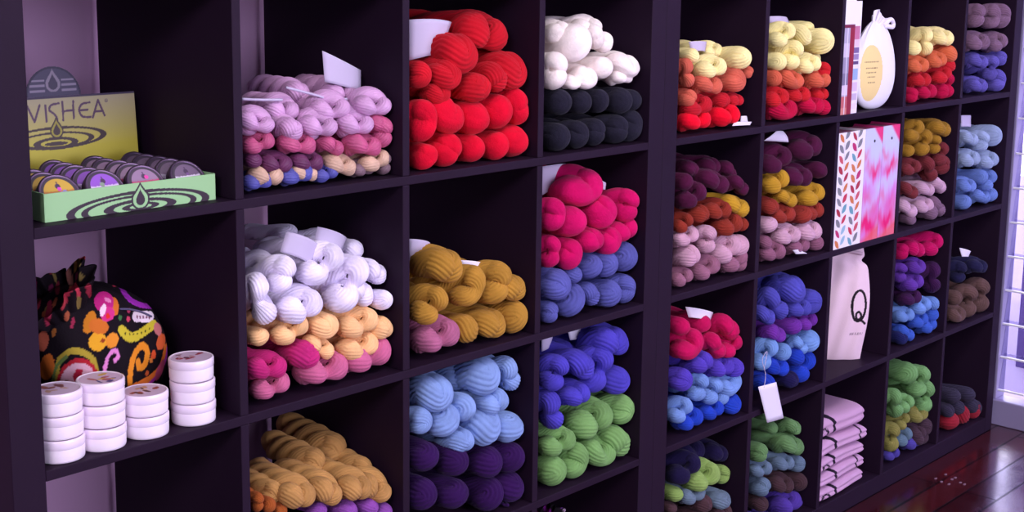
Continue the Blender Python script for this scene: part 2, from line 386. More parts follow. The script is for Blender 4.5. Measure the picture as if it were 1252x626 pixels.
# ---------------------------------------------------------- yarn in the cubbies
# every skein end: (x, y, long, short, tilt[, set back]) measured on the pile's own front
PILES = [
 ('2A', (280, 0, .4152), 'pile with the white card', [
  ('lilac', (220, 170, 216), 'silk', [(52,350,56,46,85),(110,365,78,52,-35),(180,378,75,54,-40),(238,366,64,54,60),(292,370,66,52,20),(348,362,72,54,10),(398,362,56,54,60),(120,318,74,52,-25,.05),(190,322,72,52,-30,.03),(262,322,74,54,-35,.02),(335,315,78,54,-20,.01),(428,305,88,60,-10),(482,305,66,44,85),(200,270,74,54,-30,.09),(290,268,74,54,-40,.08),(365,270,76,54,-50,.05)]),
  ('rose pink', (204, 88, 136), 'silk', [(65,430,60,45,60),(110,410,60,45,-30),(170,420,62,50,0),(235,425,70,50,30),(285,420,50,45,80),(315,435,60,45,85),(360,420,75,55,-15),(430,430,80,55,-20),(435,360,60,44,0),(485,365,55,45,80),(480,405,60,50,-20)]),
  ('plum', (104, 40, 88), 'silk', [(70,470,50,42,0),(115,480,62,50,80),(160,480,62,48,80),(205,475,60,46,60),(255,475,70,46,0)]),
  ('cream', (226, 188, 160), 'silk', [(85,515,72,58,80),(130,515,62,50,0),(200,505,52,46,60),(240,510,42,38,0),(305,480,52,38,80),(350,490,78,60,30),(435,480,78,48,-30),(495,455,52,42,0)]),
  ('grey-brown', (124, 96, 108), 'silk', [(485,490,50,42,80),(355,538,62,40,0),(430,522,80,30,0),(482,522,60,28,0)]),
  ('slate blue', (86, 88, 176), 'silk', [(65,570,44,42,90),(105,562,60,42,0),(170,560,66,55,-20),(225,545,60,40,0),(265,540,44,42,60),(300,525,48,42,80)])]),
 ('2B', (280, 250, .4152), 'pile topped with white skeins', [
  ('white', (238, 230, 252), 'rib', [(85,235,60,55,10),(145,230,75,60,60),(105,320,82,75,0),(180,310,75,60,20),(235,285,95,88,-60),(320,285,72,65,80),(408,270,92,88,30),(470,275,58,50,80),(160,180,90,62,-20),(250,205,100,78,-20),(290,145,82,58,-40,.02),(375,180,98,85,-40),(435,175,58,50,80,.03),(490,200,86,65,80),(168,85,62,50,20,.17),(340,235,60,50,0,.03),(365,130,62,50,-30,.07),(100,180,64,50,0,.1),(225,120,70,55,-25,.12),(300,100,70,50,-25,.13)]),
  ('peach', (246, 196, 138), 'rib', [(85,390,60,50,10),(155,385,86,58,10),(205,350,66,50,0),(275,355,90,60,10),(350,360,80,70,-20),(410,335,90,48,-10),(470,355,76,60,10),(285,430,85,55,80),(350,425,75,60,70),(410,405,70,60,60),(245,405,44,38,0)]),
  ('hot pink', (206, 44, 124), 'rib', [(80,480,95,46,85),(140,475,95,70,-70),(215,440,95,75,-20)]),
  ('dusty rose', (212, 108, 150), 'rib', [(95,565,62,55,40),(150,540,90,55,10),(235,515,90,62,70),(315,500,86,80,40),(395,475,86,75,10),(470,450,90,80,0)])]),
 ('2C', (280, 500, .2012), 'pile topped with tan skeins', [
  ('tan', (200, 150, 86), 'rib', [(415,515,225,130,-12),(592,495,215,125,-42),(768,470,205,125,-15),(935,455,225,125,-42),(250,510,150,105,60,.03),(660,225,190,130,60,.12),(500,320,170,115,65,.09),(810,360,160,110,60,.05)]),
  ('orange-brown', (178, 92, 40), 'rib', [(170,565,120,65,85),(240,585,85,80,60),(310,612,80,60,0)]),
  ('orchid purple', (146, 80, 172), 'rib', [(540,612,100,80,0),(715,610,130,95,0),(845,590,115,100,0),(985,600,110,90,0)])]),
 ('3A', (490, 0, .3673), 'all-red pile', [
  ('crimson', (208, 22, 40), 'rib', [(265,105,190,110,-15,.04),(190,172,150,115,-10),(410,225,140,105,-10),(55,250,92,64,80),(140,245,112,85,20),(120,305,92,56,0),(305,255,110,80,-50),(240,290,110,88,20),(335,205,70,55,60,.05)]),
  ('scarlet', (232, 8, 48), 'soft', [(65,400,140,75,80),(150,380,150,108,-35),(240,390,112,108,0),(320,370,120,98,75),(400,350,130,84,-75),(75,530,92,72,45),(145,510,120,92,60),(230,505,92,85,60),(310,495,98,78,60),(410,480,112,100,20)])]),
 ('3B', (490, 280, .5521), 'mustard pile', [
  ('mustard', (190, 140, 54), 'rib', [(98,80,92,70,-20),(60,75,60,46,80,.05),(215,98,62,50,60),(252,125,80,55,-20),(200,140,80,60,-60),(75,150,72,50,-50),(135,150,72,52,50),(158,105,44,40,80),(50,185,75,50,80),(140,220,62,55,-60),(195,208,86,60,-15),(265,195,72,55,80)]),
  ('dusty rose', (186, 106, 142), 'rib', [(55,262,70,56,50),(102,245,62,52,70)])]),
 ('3C', (490, 280, .5521), 'pale blue and purple pile', [
  ('pale blue', (142, 172, 228), 'rib', [(75,360,90,70,-10),(95,425,78,70,30),(40,425,60,40,80),(182,325,86,78,20),(238,320,80,44,-75),(120,325,62,58,0,.06),(200,380,76,48,10),(185,435,85,80,-30),(252,435,68,64,0),(130,467,66,46,0),(135,395,58,54,80)]),
  ('dark purple', (52, 18, 80), 'rib', [(50,505,68,60,20),(115,512,66,58,60),(190,515,70,60,30),(262,500,66,58,50),(45,585,70,60,60),(115,588,70,60,20),(195,592,72,60,60),(262,575,68,62,10)])]),
 ('4A', (650, 0, .3516), 'cream and black pile', [
  ('cream', (252, 240, 234), 'soft', [(150,150,140,115,60),(90,110,90,62,30,.03),(75,245,130,75,82),(190,92,110,56,0,.04),(180,268,92,70,0),(248,145,72,50,80,.02),(238,235,82,70,50),(320,225,112,75,-20),(312,265,90,46,0),(140,285,62,44,0),(215,125,92,62,-70,.02)]),
  ('black', (34, 32, 48), 'soft', [(90,355,90,80,80),(165,355,82,70,80),(230,350,85,66,80),(300,350,90,80,80),(368,345,72,68,60),(85,475,100,85,80),(150,470,95,70,80),(210,468,95,70,80),(285,462,100,76,80),(368,450,108,75,75)])]),
 ('4B', (650, 190, .3673), 'magenta and slate blue pile', [
  ('magenta', (214, 8, 100), 'soft', [(155,105,160,98,15,.03),(65,195,110,64,80),(130,220,116,95,20),(230,185,112,88,45),(308,165,110,68,75),(325,240,110,70,15),(190,280,92,72,20),(250,280,92,70,50),(60,320,110,56,82),(120,325,102,70,70),(110,90,80,60,60,.09)]),
  ('slate blue', (92, 96, 172), 'rib', [(75,430,105,80,50),(55,530,75,52,80),(130,500,112,92,60),(190,370,82,75,40),(242,360,86,70,70),(320,335,96,85,70),(135,395,62,52,0),(190,460,86,60,-60),(250,470,90,75,60),(312,445,100,58,82)])]),
 ('4C', (650, 380, .393), 'blue and green pile', [
  ('royal blue', (80, 70, 192), 'rib', [(205,85,90,72,0,.02),(270,95,105,92,60),(215,140,82,70,-30),(150,165,112,75,-45),(78,165,90,62,30),(60,218,80,58,50),(65,335,92,72,20),(55,280,70,60,60),(118,265,80,62,0),(185,220,72,62,0),(260,215,92,75,20),(150,250,66,56,0),(95,120,72,50,0,.08)]),
  ('apple green', (128, 176, 102), 'rib', [(158,355,96,88,20),(215,320,102,72,-60),(275,305,92,65,70),(55,420,72,60,30),(105,395,86,54,80),(62,510,92,76,80),(135,460,102,75,60),(115,512,62,52,0),(185,440,72,60,60),(235,440,96,70,60),(290,400,120,82,-50)])]),
 ('5A', (810, 20, .2716), 'yellow-to-red pile by the central uprights', [
  ('pale yellow', (250, 236, 164), 'rib', [(130,175,62,58,0),(185,155,66,58,0,.05),(250,150,90,56,0,.05),(180,240,82,66,20),(255,220,95,80,60),(340,185,102,92,70)]),
  ('coral orange', (222, 106, 84), 'rib', [(105,220,100,55,85),(110,290,92,70,80),(170,300,120,72,60),(112,365,82,62,60),(235,310,80,72,0),(312,285,112,86,50),(385,250,60,40,60)]),
  ('red', (204, 30, 46), 'rib', [(115,415,72,60,0),(190,390,92,82,60),(265,375,76,58,20),(310,375,72,56,60),(340,375,52,40,80)]),
  ('scarlet', (238, 6, 42), 'soft', [(105,490,84,70,20),(185,475,112,84,0),(300,455,132,98,10),(250,470,90,76,0)])]),
 ('6A', (810, 20, .2716), 'yellow-to-crimson pile left of the white pouch', [
  ('pale yellow', (250, 238, 164), 'rib', [(515,105,78,74,30),(560,60,72,56,0),(625,80,102,70,-45),(648,50,72,52,0,.05),(715,110,115,92,80),(590,140,102,80,20),(515,205,76,70,80),(570,205,62,58,60),(620,225,56,52,0),(690,205,102,78,-10),(735,180,46,42,0,.03)]),
  ('coral orange', (224, 104, 76), 'rib', [(500,280,70,60,80),(555,275,76,66,20),(600,285,76,60,80),(665,285,92,76,-50),(730,280,70,60,70)]),
  ('red', (212, 34, 44), 'rib', [(490,375,70,60,60),(530,355,82,70,50),(575,350,62,58,60),(640,350,82,66,-30),(705,350,62,58,60),(745,345,46,34,80),(755,240,76,44,80)]),
  ('crimson', (204, 12, 66), 'rib', [(500,440,82,70,30),(565,435,82,78,50),(630,420,92,86,60),(690,420,76,62,80),(750,410,72,65,30)])]),
 ('5B', (810, 150, .3514), 'plum pile by the central uprights', [
  ('plum', (84, 20, 60), 'soft', [(80,155,62,52,0,.04),(105,160,82,50,-60,.03),(140,145,66,50,-30,.06),(185,150,92,50,-70,.04),(232,165,78,50,-60,.04),(205,215,82,70,-40),(75,205,62,52,60),(120,235,76,60,-30),(80,268,62,58,0),(270,200,62,48,-40),(300,225,52,44,0),(150,190,72,52,0)]),
  ('golden', (206, 158, 44), 'rib', [(245,272,82,52,-50),(292,295,78,62,60)]),
  ('rust', (150, 52, 38), 'rib', [(80,335,52,48,80),(125,315,72,56,20),(170,305,58,50,60),(212,300,62,55,20),(205,360,62,58,60),(248,345,72,65,60),(290,350,46,42,60),(60,360,42,38,0)]),
  ('pale pink', (216, 168, 190), 'rib', [(60,405,52,42,80),(100,385,82,54,40),(155,380,72,48,-40),(85,460,86,68,30),(150,430,82,50,80),(195,455,66,60,60),(240,420,76,70,45),(305,415,76,60,60)]),
  ('mauve', (158, 104, 128), 'rib', [(52,555,60,36,85),(80,535,82,52,70),(125,535,86,54,60),(170,505,62,52,0),(225,510,82,62,-20),(265,480,72,55,-60),(305,490,72,48,80)])]),
 ('6B', (810, 150, .3514), 'plum pile left of the leaf-patterned file', [
  ('plum', (80, 20, 58), 'soft', [(372,145,62,52,60),(415,110,82,70,0),(475,95,92,70,20),(532,75,80,70,60),(440,185,82,62,60),(495,185,82,62,70),(555,160,62,56,-30)]),
  ('golden', (200, 152, 44), 'rib', [(375,215,82,70,70),(405,190,62,46,0),(412,252,52,42,80),(445,270,52,46,80),(490,265,62,56,60),(545,235,72,52,-35)]),
  ('rust', (156, 54, 44), 'rib', [(372,290,62,48,20),(397,325,62,48,80),(435,315,62,48,80),(482,320,66,58,40),(525,305,62,52,60),(560,295,52,46,60)]),
  ('pale pink', (220, 174, 196), 'rib', [(365,355,62,52,20),(410,395,76,58,30),(452,385,52,46,60),(495,375,62,55,60),(548,370,64,60,60)]),
  ('mauve', (148, 94, 120), 'rib', [(355,415,44,42,0),(357,475,56,46,80),(400,465,58,54,60),(445,440,62,48,80),(490,430,54,50,60),(540,425,54,50,60)])]),
 ('5C', (810, 320, .3354), 'raspberry pile by the central uprights', [
  ('raspberry', (208, 14, 92), 'soft', [(65,235,64,60,60),(140,225,72,60,30,.02),(205,220,64,60,60,.02),(250,250,90,82,-30),(110,275,64,60,60),(70,320,86,74,60),(175,285,64,60,60),(200,322,72,60,60),(260,310,76,62,30),(300,275,52,42,80)]),
  ('violet blue', (88, 66, 190), 'rib', [(65,430,82,60,60),(150,355,82,70,60),(122,375,60,52,20),(185,385,82,70,50),(230,375,62,52,80),(280,375,68,62,60)]),
  ('sky blue', (124, 160, 226), 'rib', [(48,560,56,44,80),(80,520,76,60,60),(120,480,82,54,-70),(185,445,76,60,40),(135,430,62,52,0),(165,490,62,52,-60),(210,495,54,50,60),(250,445,82,65,60),(295,410,48,42,60)]),
  ('royal blue', (36, 70, 196), 'rib', [(70,595,62,52,20),(120,570,64,58,60),(160,560,62,52,60),(195,540,58,50,60),(250,535,82,60,15)])]),
 ('6C', (810, 320, .3354), 'blue pile left of the canvas bag', [
  ('cobalt blue', (82, 80, 182), 'rib', [(390,120,78,70,0),(430,75,82,58,0,.03),(475,95,112,84,-20),(380,200,64,60,60),(425,180,64,56,0),(475,170,62,55,60),(515,165,54,50,60),(570,135,90,65,82),(362,185,56,48,60)]),
  ('violet', (116, 50, 162), 'rib', [(420,265,72,60,-60),(470,235,64,58,30),(510,225,54,50,0),(545,205,52,40,80),(392,252,52,46,0)]),
  ('sky blue', (120, 160, 222), 'rib', [(390,300,82,58,-40),(437,330,62,50,70),(482,285,62,42,0),(510,318,46,42,0),(560,275,82,68,60),(355,370,62,50,30)]),
  ('royal blue', (34, 66, 190), 'rib', [(430,385,76,60,20),(482,345,62,56,0),(520,395,82,68,0),(560,340,72,52,-20),(392,378,54,50,0),(370,440,76,58,0)]),
  ('dark navy', (30, 24, 76), 'rib', [(460,428,72,54,0)])]),
 ('5D', (810, 490, .2172), 'navy pile in the bottom row', [
  ('navy', (30, 22, 66), 'soft', [(165,335,112,105,0),(80,420,112,92,80),(100,285,105,85,0,.05),(200,260,105,92,0,.06),(290,265,105,98,0,.04),(370,285,112,82,0,.02)]),
  ('lime green', (158, 194, 102), 'rib', [(275,400,132,122,60),(330,415,110,65,80,.02),(175,450,112,98,50),(65,525,88,80,0)]),
  ('grey teal', (116, 138, 158), 'rib', [(112,550,112,90,80),(218,500,82,64,0),(320,555,132,95,-10)]),
  ('dark brown', (88, 60, 66), 'rib', [(222,575,112,90,0),(45,605,66,56,0)])]),
 ('6D', (810, 490, .2172), 'green pile under the hanging tag', [
  ('moss green', (114, 160, 100), 'rib', [(695,130,92,72,80,.02),(755,155,112,80,80),(680,235,152,98,20),(765,260,92,80,30),(610,150,72,62,0,.04),(540,290,112,80,80)]),
  ('grey teal', (110, 134, 158), 'rib', [(655,350,132,74,-60),(585,370,112,74,80),(705,345,92,66,80),(755,355,92,66,80),(550,480,112,88,60),(520,395,66,58,60)]),
  ('dark brown', (76, 52, 58), 'rib', [(640,465,94,88,0),(695,470,90,76,80),(757,455,100,88,80),(545,575,92,70,0),(545,190,92,66,0,.1)]),
  ('deep purple', (88, 62, 166), 'rib', [(742,552,122,106,40),(660,590,142,84,-10)])]),
 ('8A', (1000, 0, .2716), 'yellow-to-crimson pile right of the white pouch', [
  ('pale yellow', (250, 234, 158), 'rib', [(425,215,64,60,60),(480,152,82,62,0),(480,220,72,65,0),(530,165,76,62,80),(580,170,86,66,80)]),
  ('orange', (226, 112, 72), 'rib', [(425,295,66,56,80),(467,290,76,60,80),(512,275,62,52,80),(550,265,82,62,60),(612,235,78,65,10)]),
  ('red', (204, 34, 46), 'rib', [(430,360,66,60,60),(487,355,62,52,80),(575,320,92,60,30),(615,290,62,55,0),(535,350,58,50,0)]),
  ('crimson', (194, 12, 68), 'rib', [(415,450,72,52,80),(460,430,72,60,80),(502,425,76,56,80),(550,420,72,52,80),(605,410,82,60,80),(615,345,46,42,0)])]),
 ('9A', (1000, 0, .2716), 'mauve and violet pile', [
  ('mauve brown', (132, 100, 124), 'rib', [(705,95,100,58,80),(715,45,66,60,60),(775,75,112,58,82),(850,70,112,66,80),(735,185,84,78,60),(692,190,62,52,80),(782,205,66,56,60),(832,175,82,62,80)]),
  ('violet', (98, 88, 172), 'rib', [(690,265,72,60,0),(740,280,82,50,82),(782,272,70,50,60),(822,260,72,56,70),(685,385,92,62,82),(742,390,82,50,80),(805,375,102,62,70),(770,335,60,50,0)])]),
 ('8B', (1000, 130, .2877), 'mustard pile right of the pink files', [
  ('mustard', (168, 124, 40), 'rib', [(390,125,62,54,60),(422,82,72,48,0),(455,120,76,56,-70),(510,82,62,58,0),(556,95,66,60,80),(380,190,52,46,60),(435,185,48,45,0),(490,180,48,45,0),(495,140,52,42,80)]),
  ('rust', (120, 46, 52), 'rib', [(370,270,70,46,80),(412,250,62,52,80),(460,240,72,60,80),(510,230,56,48,80),(552,240,86,62,80),(475,290,76,54,20),(368,345,60,48,0),(397,365,62,52,80),(535,170,52,44,80)]),
  ('pale pink', (206, 166, 190), 'rib', [(430,345,52,42,80),(475,355,66,56,0),(520,310,72,48,-60),(560,335,66,60,60),(360,420,52,46,60),(390,445,72,60,60),(430,425,66,52,80),(465,415,62,48,80)]),
  ('dark mauve', (130, 98, 122), 'rib', [(385,490,54,44,0),(465,470,72,60,20),(540,435,82,65,70),(510,400,54,46,0)])]),
 ('9B', (1000, 130, .2877), 'all-blue pile beside the window', [
  ('pale blue', (156, 174, 208), 'rib', [(625,130,90,52,85),(655,140,72,44,80),(695,130,92,65,-60),(755,120,90,74,70),(615,230,72,54,60),(665,215,82,54,-70),(712,235,62,48,60),(760,215,66,60,80),(682,165,54,44,0)]),
  ('cornflower blue', (108, 134, 202), 'rib', [(610,335,62,52,80),(647,335,62,48,80),(687,300,62,52,80),(715,330,62,52,40),(745,290,82,48,-80),(612,420,62,58,60),(670,395,64,60,60),(702,402,52,44,80),(740,395,62,55,60)])]),
 ('8C', (1000, 270, .2877), 'raspberry pile right of the canvas bag', [
  ('raspberry', (196, 8, 92), 'rib', [(355,130,72,46,80),(392,112,64,58,0),(420,120,72,60,80),(475,115,72,60,70),(515,75,92,54,-30)]),
  ('violet', (98, 54, 158), 'rib', [(350,200,54,46,80),(395,195,58,50,60),(435,185,48,42,80),(345,240,48,42,0),(375,270,64,52,0),(425,250,64,58,60)]),
  ('dark plum', (62, 24, 72), 'rib', [(490,200,64,58,0),(490,275,66,56,0),(365,335,64,52,0),(420,315,64,50,0)]),
  ('sky blue', (112, 150, 218), 'rib', [(415,370,62,52,80),(455,350,62,55,60),(496,345,60,52,-60),(350,405,54,50,60),(382,395,52,44,80)]),
  ('bright blue', (62, 98, 200), 'rib', [(410,430,54,50,60),(445,410,52,44,80),(480,395,58,50,60),(510,445,68,48,10),(465,465,64,55,0),(345,457,46,42,0),(392,495,58,54,70)]),
  ('navy', (30, 34, 92), 'rib', [(345,510,62,50,0)])]),
 ('9C', (1000, 270, .2877), 'navy and brown pile', [
  ('navy', (32, 30, 66), 'soft', [(600,195,82,54,80),(650,190,82,54,80),(700,190,82,54,80),(592,240,54,46,0)]),
  ('brown', (100, 74, 70), 'rib', [(640,305,78,70,0),(702,300,82,70,80),(578,325,62,52,80),(627,380,72,60,80),(690,380,74,60,0),(570,410,62,52,60),(598,400,52,44,60)])]),
 ('8D', (1000, 430, .313), 'green pile right of the folded tote bags', [
  ('leaf green', (126, 180, 110), 'rib', [(305,62,72,60,0,.05),(350,85,82,70,80),(405,80,74,60,-50),(440,125,64,58,-60),(380,145,62,52,0),(297,170,72,56,80),(350,190,54,46,80),(330,215,52,42,0),(425,205,62,48,-60),(302,230,54,50,0)]),
  ('olive yellow', (150, 146, 76), 'rib', [(290,295,76,50,82),(318,285,62,36,80),(370,250,92,48,82),(405,235,62,50,80),(337,255,44,38,80),(280,370,82,44,82)]),
  ('dusty teal', (104, 132, 152), 'rib', [(320,345,54,46,80),(342,315,52,42,80)]),
  ('violet', (84, 72, 166), 'rib', [(345,390,64,48,0),(380,370,62,44,80),(297,420,54,42,0),(270,437,34,30,0)]),
  ('dark brown', (78, 56, 70), 'rib', [(397,310,62,52,80),(440,275,72,54,80),(452,355,64,58,0),(402,360,60,52,0),(370,315,48,42,0)])]),
 ('9D', (1000, 430, .313), 'charcoal and coral pile', [
  ('charcoal', (58, 52, 74), 'rib', [(520,172,64,56,0),(577,166,64,56,0),(540,216,62,50,0),(592,206,62,50,0),(647,194,64,54,80),(502,226,54,44,0)]),
  ('coral red', (166, 36, 54), 'rib', [(510,306,78,68,0),(553,290,80,66,-60),(602,272,76,58,60),(645,256,60,48,0)])]),
]
# skeins out of the picture's lower edge that carry the visible ones
SUPPORT = {'2C': ('orchid purple', 3), '3C': ('dark purple', 1), '5D': ('dark brown', 3), '6D': ('deep purple', 1)}
ORD = ['first', 'second', 'third', 'fourth', 'fifth', 'sixth', 'seventh', 'eighth', 'ninth', 'tenth', 'eleventh', 'twelfth']
ROWS = {1: [''], 2: ['upper ', 'lower '], 3: ['top ', 'middle ', 'bottom '], 4: ['top ', 'second ', 'third ', 'bottom '], 5: ['top ', 'second ', 'third ', 'fourth ', 'bottom ']}
LOBE_Y = .034
NO_MERGE = {'2C', '3A', '3C', '4A', '4B', '9D'}
LONG = {('2A', 'lilac'), ('2C', 'tan')}
RANK = []
SKEINS = {}          # (pile, colour) -> list of (object, world position)
PROTO = {}
N_SK = [0]

def put_skein(style, p, r, q, tilt, yaw, pitch, mat, var, label, group, sy, bounds):
    me, q0 = get_mesh(style, q, var)
    key = (style, q0, var)
    if key not in PROTO:
        o = bpy.data.objects.new('yarn_skein', me); PROTO[key] = o
    else:
        o = PROTO[key].copy()
    COL.objects.link(o)
    o.name = 'yarn_skein'
    # stretch so that the two lobes stand as far apart as on this skein
    sx = max(.85, min(1.3, (q + 1) / (q0 + 1)))
    p = Vector(p)
    M = Matrix.Translation(p) @ Matrix.Rotation(yaw, 4, 'Z') @ Matrix.Rotation(pitch, 4, 'X') @ Matrix.Rotation(-tilt, 4, 'Y') @ Matrix.Diagonal((r * sx, sy, r, 1)) @ Matrix.Translation((0, -1, 0))
    wv = VERTS[me.name] @ np.array(M).T[:, :3]          # keep it on its shelf and between its two uprights
    lo, hi = wv.min(0), wv.max(0)
    x0, x1, zs = bounds
    if hi[0] - lo[0] > x1 - x0 - .006:
        COL.objects.unlink(o)
        if o is PROTO[key]: del PROTO[key]
        bpy.data.objects.remove(o)
        return put_skein(style, p, r * .9, q, tilt, yaw * .5, pitch, mat, var, label, group, sy, bounds)
    sh = Vector((max(0, x0 + .003 - lo[0]) or min(0, x1 - .003 - hi[0]), max(0, .004 - lo[1]), max(0, zs + .0015 - lo[2]) or min(0, zs + IN - .003 - hi[2])))
    M = Matrix.Translation(sh) @ M
    o.matrix_world = M
    o.material_slots[0].link = 'OBJECT'; o.material_slots[0].material = mat
    tag(o, label, 'yarn', group)
    N_SK[0] += 1
    return o

for key, (ox, oy, sc), desc, layers in PILES:
    col, row = int(key[0]), key[1]
    x0, x1 = CELL_X[col]; zs = SHELF_Z[row]
    group = 'skeins in the ' + desc
    allz = []
    for cname, rgb, style, ends in layers:
        if max(rgb) < 236: rgb = tuple(v * (.925 if row != 'D' else .86) for v in rgb)  # bottom-row yarn darkened further: its dimmer light is put into the colour
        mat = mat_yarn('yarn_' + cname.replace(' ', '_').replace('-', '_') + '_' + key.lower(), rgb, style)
        it = []
        for e in ends:
            cx, cy, l, s, a = e[:5]; d = e[5] if len(e) > 5 else 0
            px, py = ox + cx * sc, oy + cy * sc
            p = at_y(px, py, LOBE_Y + d)
            ps = scale_at(p)
            r = s * sc / ps / 2
            half = max(0, (l - s) * sc / ps / 2)
            view = (p - CAM).normalized(); cosv = abs(view.y)
            a = math.radians(a)
            dx, dz = half * math.cos(a) / max(.35, cosv) ** .6, half * math.sin(a)
            it.append(dict(p=p, r=r, c=Vector((dx, 0, dz)), l=l * sc / ps, d=d, n=1))
        # two small lobes side by side are the two ends of one folded hank
        cand = sorted(((math.hypot(a['p'].x - b['p'].x, 1.45 * (a['p'].z - b['p'].z), a['p'].y - b['p'].y), i, j) for i, a in enumerate(it) for j, b in enumerate(it) if i < j), key=lambda t: t[0])
        dead = set()
        for dd, i, j in ([] if key in NO_MERGE else cand):
            a, b = it[i], it[j]
            if i in dead or j in dead or a['n'] > 1 or b['n'] > 1: continue
            if min(a['r'], b['r']) > .0235 and abs(a['p'].z - b['p'].z) > .9 * abs(a['p'].x - b['p'].x): continue
            if dd > .095 or abs(a['d'] - b['d']) > .035 or max(a['l'], b['l']) > MERGE_L: continue
            if abs(a['r'] - b['r']) > .45 * max(a['r'], b['r']): continue
            v = b['p'] - a['p']; v.y = 0
            if v.x < 0: v = -v
            a.update(p=(a['p'] + b['p']) / 2, r=(a['r'] + b['r']) / 2, c=v / 2, n=2)
            dead.add(j)
        it = [a for i, a in enumerate(it) if i not in dead]
        # rows of this colour, top to bottom, for the labels
        zv = [a['p'].z for a in it]
        nr = max(1, min(5, int(round((max(zv) - min(zv)) / .058)) + 1)) if len(it) > 2 else 1
        for a in it:
            a['row'] = 0 if nr == 1 else min(nr - 1, int((max(zv) - a['p'].z) / (max(zv) - min(zv) + 1e-6) * nr))
        used = sorted({a['row'] for a in it}); nr = len(used)
        for a in it: a['row'] = used.index(a['row'])
        for rr in range(nr):
            rowi = sorted([a for a in it if a['row'] == rr], key=lambda a: a['p'].x)
            for k, a in enumerate(rowi):
                if len(it) == 1: lab = f'the only {cname} skein in the {desc}'
                elif len(rowi) == 1: lab = f'single skein in the {ROWS[nr][rr]}{cname} row, {desc}'
                elif len(rowi) == 2: lab = f'{("left", "right")[k]} skein of two, {ROWS[nr][rr]}{cname} row, {desc}'
                else:
                    w = ORD[k] + ' skein from left' if k < len(rowi) - 1 else 'rightmost skein'
                    lab = f'{w}, {ROWS[nr][rr]}{cname} row, {desc}'
                lab = lab.replace('the the', 'the')
                p, r, c = a['p'].copy(), a['r'], a['c']
                half = math.hypot(c.x, c.z)
                q = min(1.45, max(.12, half / r))
                tilt = math.atan2(c.z, c.x)
                yaw = .13 * (p.x - (x0 + x1) / 2) / ((x1 - x0) / 2) + random.uniform(-.05, .05); pitch = random.uniform(-.05, .05) - (.08 if a['d'] > .08 else 0)
                sy = min(r * 1.05, (DEP - .02 - p.y) / 8.2, .031)
                vr = 2 if a['n'] > 1 and random.random() < .9 else (random.choice((1, 2)) if half / r > .3 else random.choice((0, 1)))
                if (key, cname) in LONG:
                    vr = 3; pitch = .02; yaw = -.06 + random.uniform(-.04, .04)
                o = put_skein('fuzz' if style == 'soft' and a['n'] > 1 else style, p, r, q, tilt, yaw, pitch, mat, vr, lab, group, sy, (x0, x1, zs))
                SKEINS.setdefault((key, cname), []).append((o, p))
                RANK.append((a['l'] * a['r'] * scale_at(p) ** 2 * (a['n']) * (1 if a['d'] < .07 else .4), o))
                allz.append(p.z - r - abs(c.z))
        if key in SUPPORT and SUPPORT[key][0] == cname:
            sup = (mat, style)
    if key in SUPPORT:
        top = min(allz); n = SUPPORT[key][1]
        hgt = (top - zs) / n
        r = hgt / 2 * 1.04
        for i in range(n):
            m = max(3, int((x1 - x0) / (r * 3.4)))
            for k in range(m):
                p = Vector((x0 + (k + .5) * (x1 - x0) / m, LOBE_Y + .01, zs + hgt * (i + .5)))
                put_skein(sup[1], p, r, .7, random.uniform(-.1, .1), random.uniform(-.1, .1), 0, sup[0], k % 2, f'{SUPPORT[key][0]} skein low in the {desc}', f'lowest skeins of the {desc}', min(r, .028), (x0, x1, zs))
# past about three hundred in view: the smallest and most hidden become one mass of yarn
RANK.sort(key=lambda t: -t[0])
rest = [o for _, o in RANK[N_KEEP:]]
if rest:
    bm = bmesh.new(); mats = []
    for o in rest:
        me = o.data.copy(); me.transform(o.matrix_world)
        n0 = len(bm.faces)
        bm.from_mesh(me); bm.faces.ensure_lookup_table()
        mm = o.material_slots[0].material
        if mm not in mats: mats.append(mm)
        for f in bm.faces[n0:]: f.material_index = mats.index(mm); f.smooth = True
        bpy.data.meshes.remove(me)
    me = bpy.data.meshes.new('filler_yarn'); bm.to_mesh(me); bm.free()
    for mm in mats: me.materials.append(mm)
    fo = bpy.data.objects.new('filler_yarn', me); COL.objects.link(fo)
    tag(fo, 'smallest half-hidden skein ends showing between the larger skeins of all piles', 'yarn', kind='stuff')
    gone = set(rest)
    for k in SKEINS: SKEINS[k] = [t for t in SKEINS[k] if t[0] not in gone]
    for o in rest: bpy.data.objects.remove(o)
print('SKEINS', N_SK[0], {k: sum(len(v) for kk, v in SKEINS.items() if kk[0] == k) for k in dict.fromkeys(x[0] for x in SKEINS)})
# ------------------------------------------------- printed / painted surfaces
def seg_dist(U, V, pts):
    d = np.full(U.shape, 1e9)
    for (x0, y0), (x1, y1) in zip(pts, pts[1:]):
        dx, dy = x1 - x0, y1 - y0
        t = np.clip(((U - x0) * dx + (V - y0) * dy) / (dx * dx + dy * dy + 1e-12), 0, 1)
        d = np.minimum(d, np.hypot(U - x0 - t * dx, V - y0 - t * dy))
    return d
def smooth_pts(pts, n=8):
    P = [pts[0]] + list(pts) + [pts[-1]]
    out = []
    for i in range(1, len(P) - 2):
        a, b, c, d = [np.array(P[i + j], float) for j in (-1, 0, 1, 2)]
        for k in range(n):
            t = k / n
            out.append(tuple(.5 * (2 * b + (c - a) * t + (2 * a - 5 * b + 4 * c - d) * t * t + (3 * b - a - 3 * c + d) * t ** 3)))
    out.append(tuple(pts[-1]))
    return out
def paint(C, mask, rgb):
    C[mask] = lin(rgb)
def ring(U, V, cx, cy, rx, ry, w):
    k = np.hypot((U - cx) / rx, (V - cy) / ry)
    return np.abs(k - 1) * np.minimum(rx, ry) < w * (1 + .8 * ((U - cx) / rx) ** 4 * (rx / ry - 1) * 0)
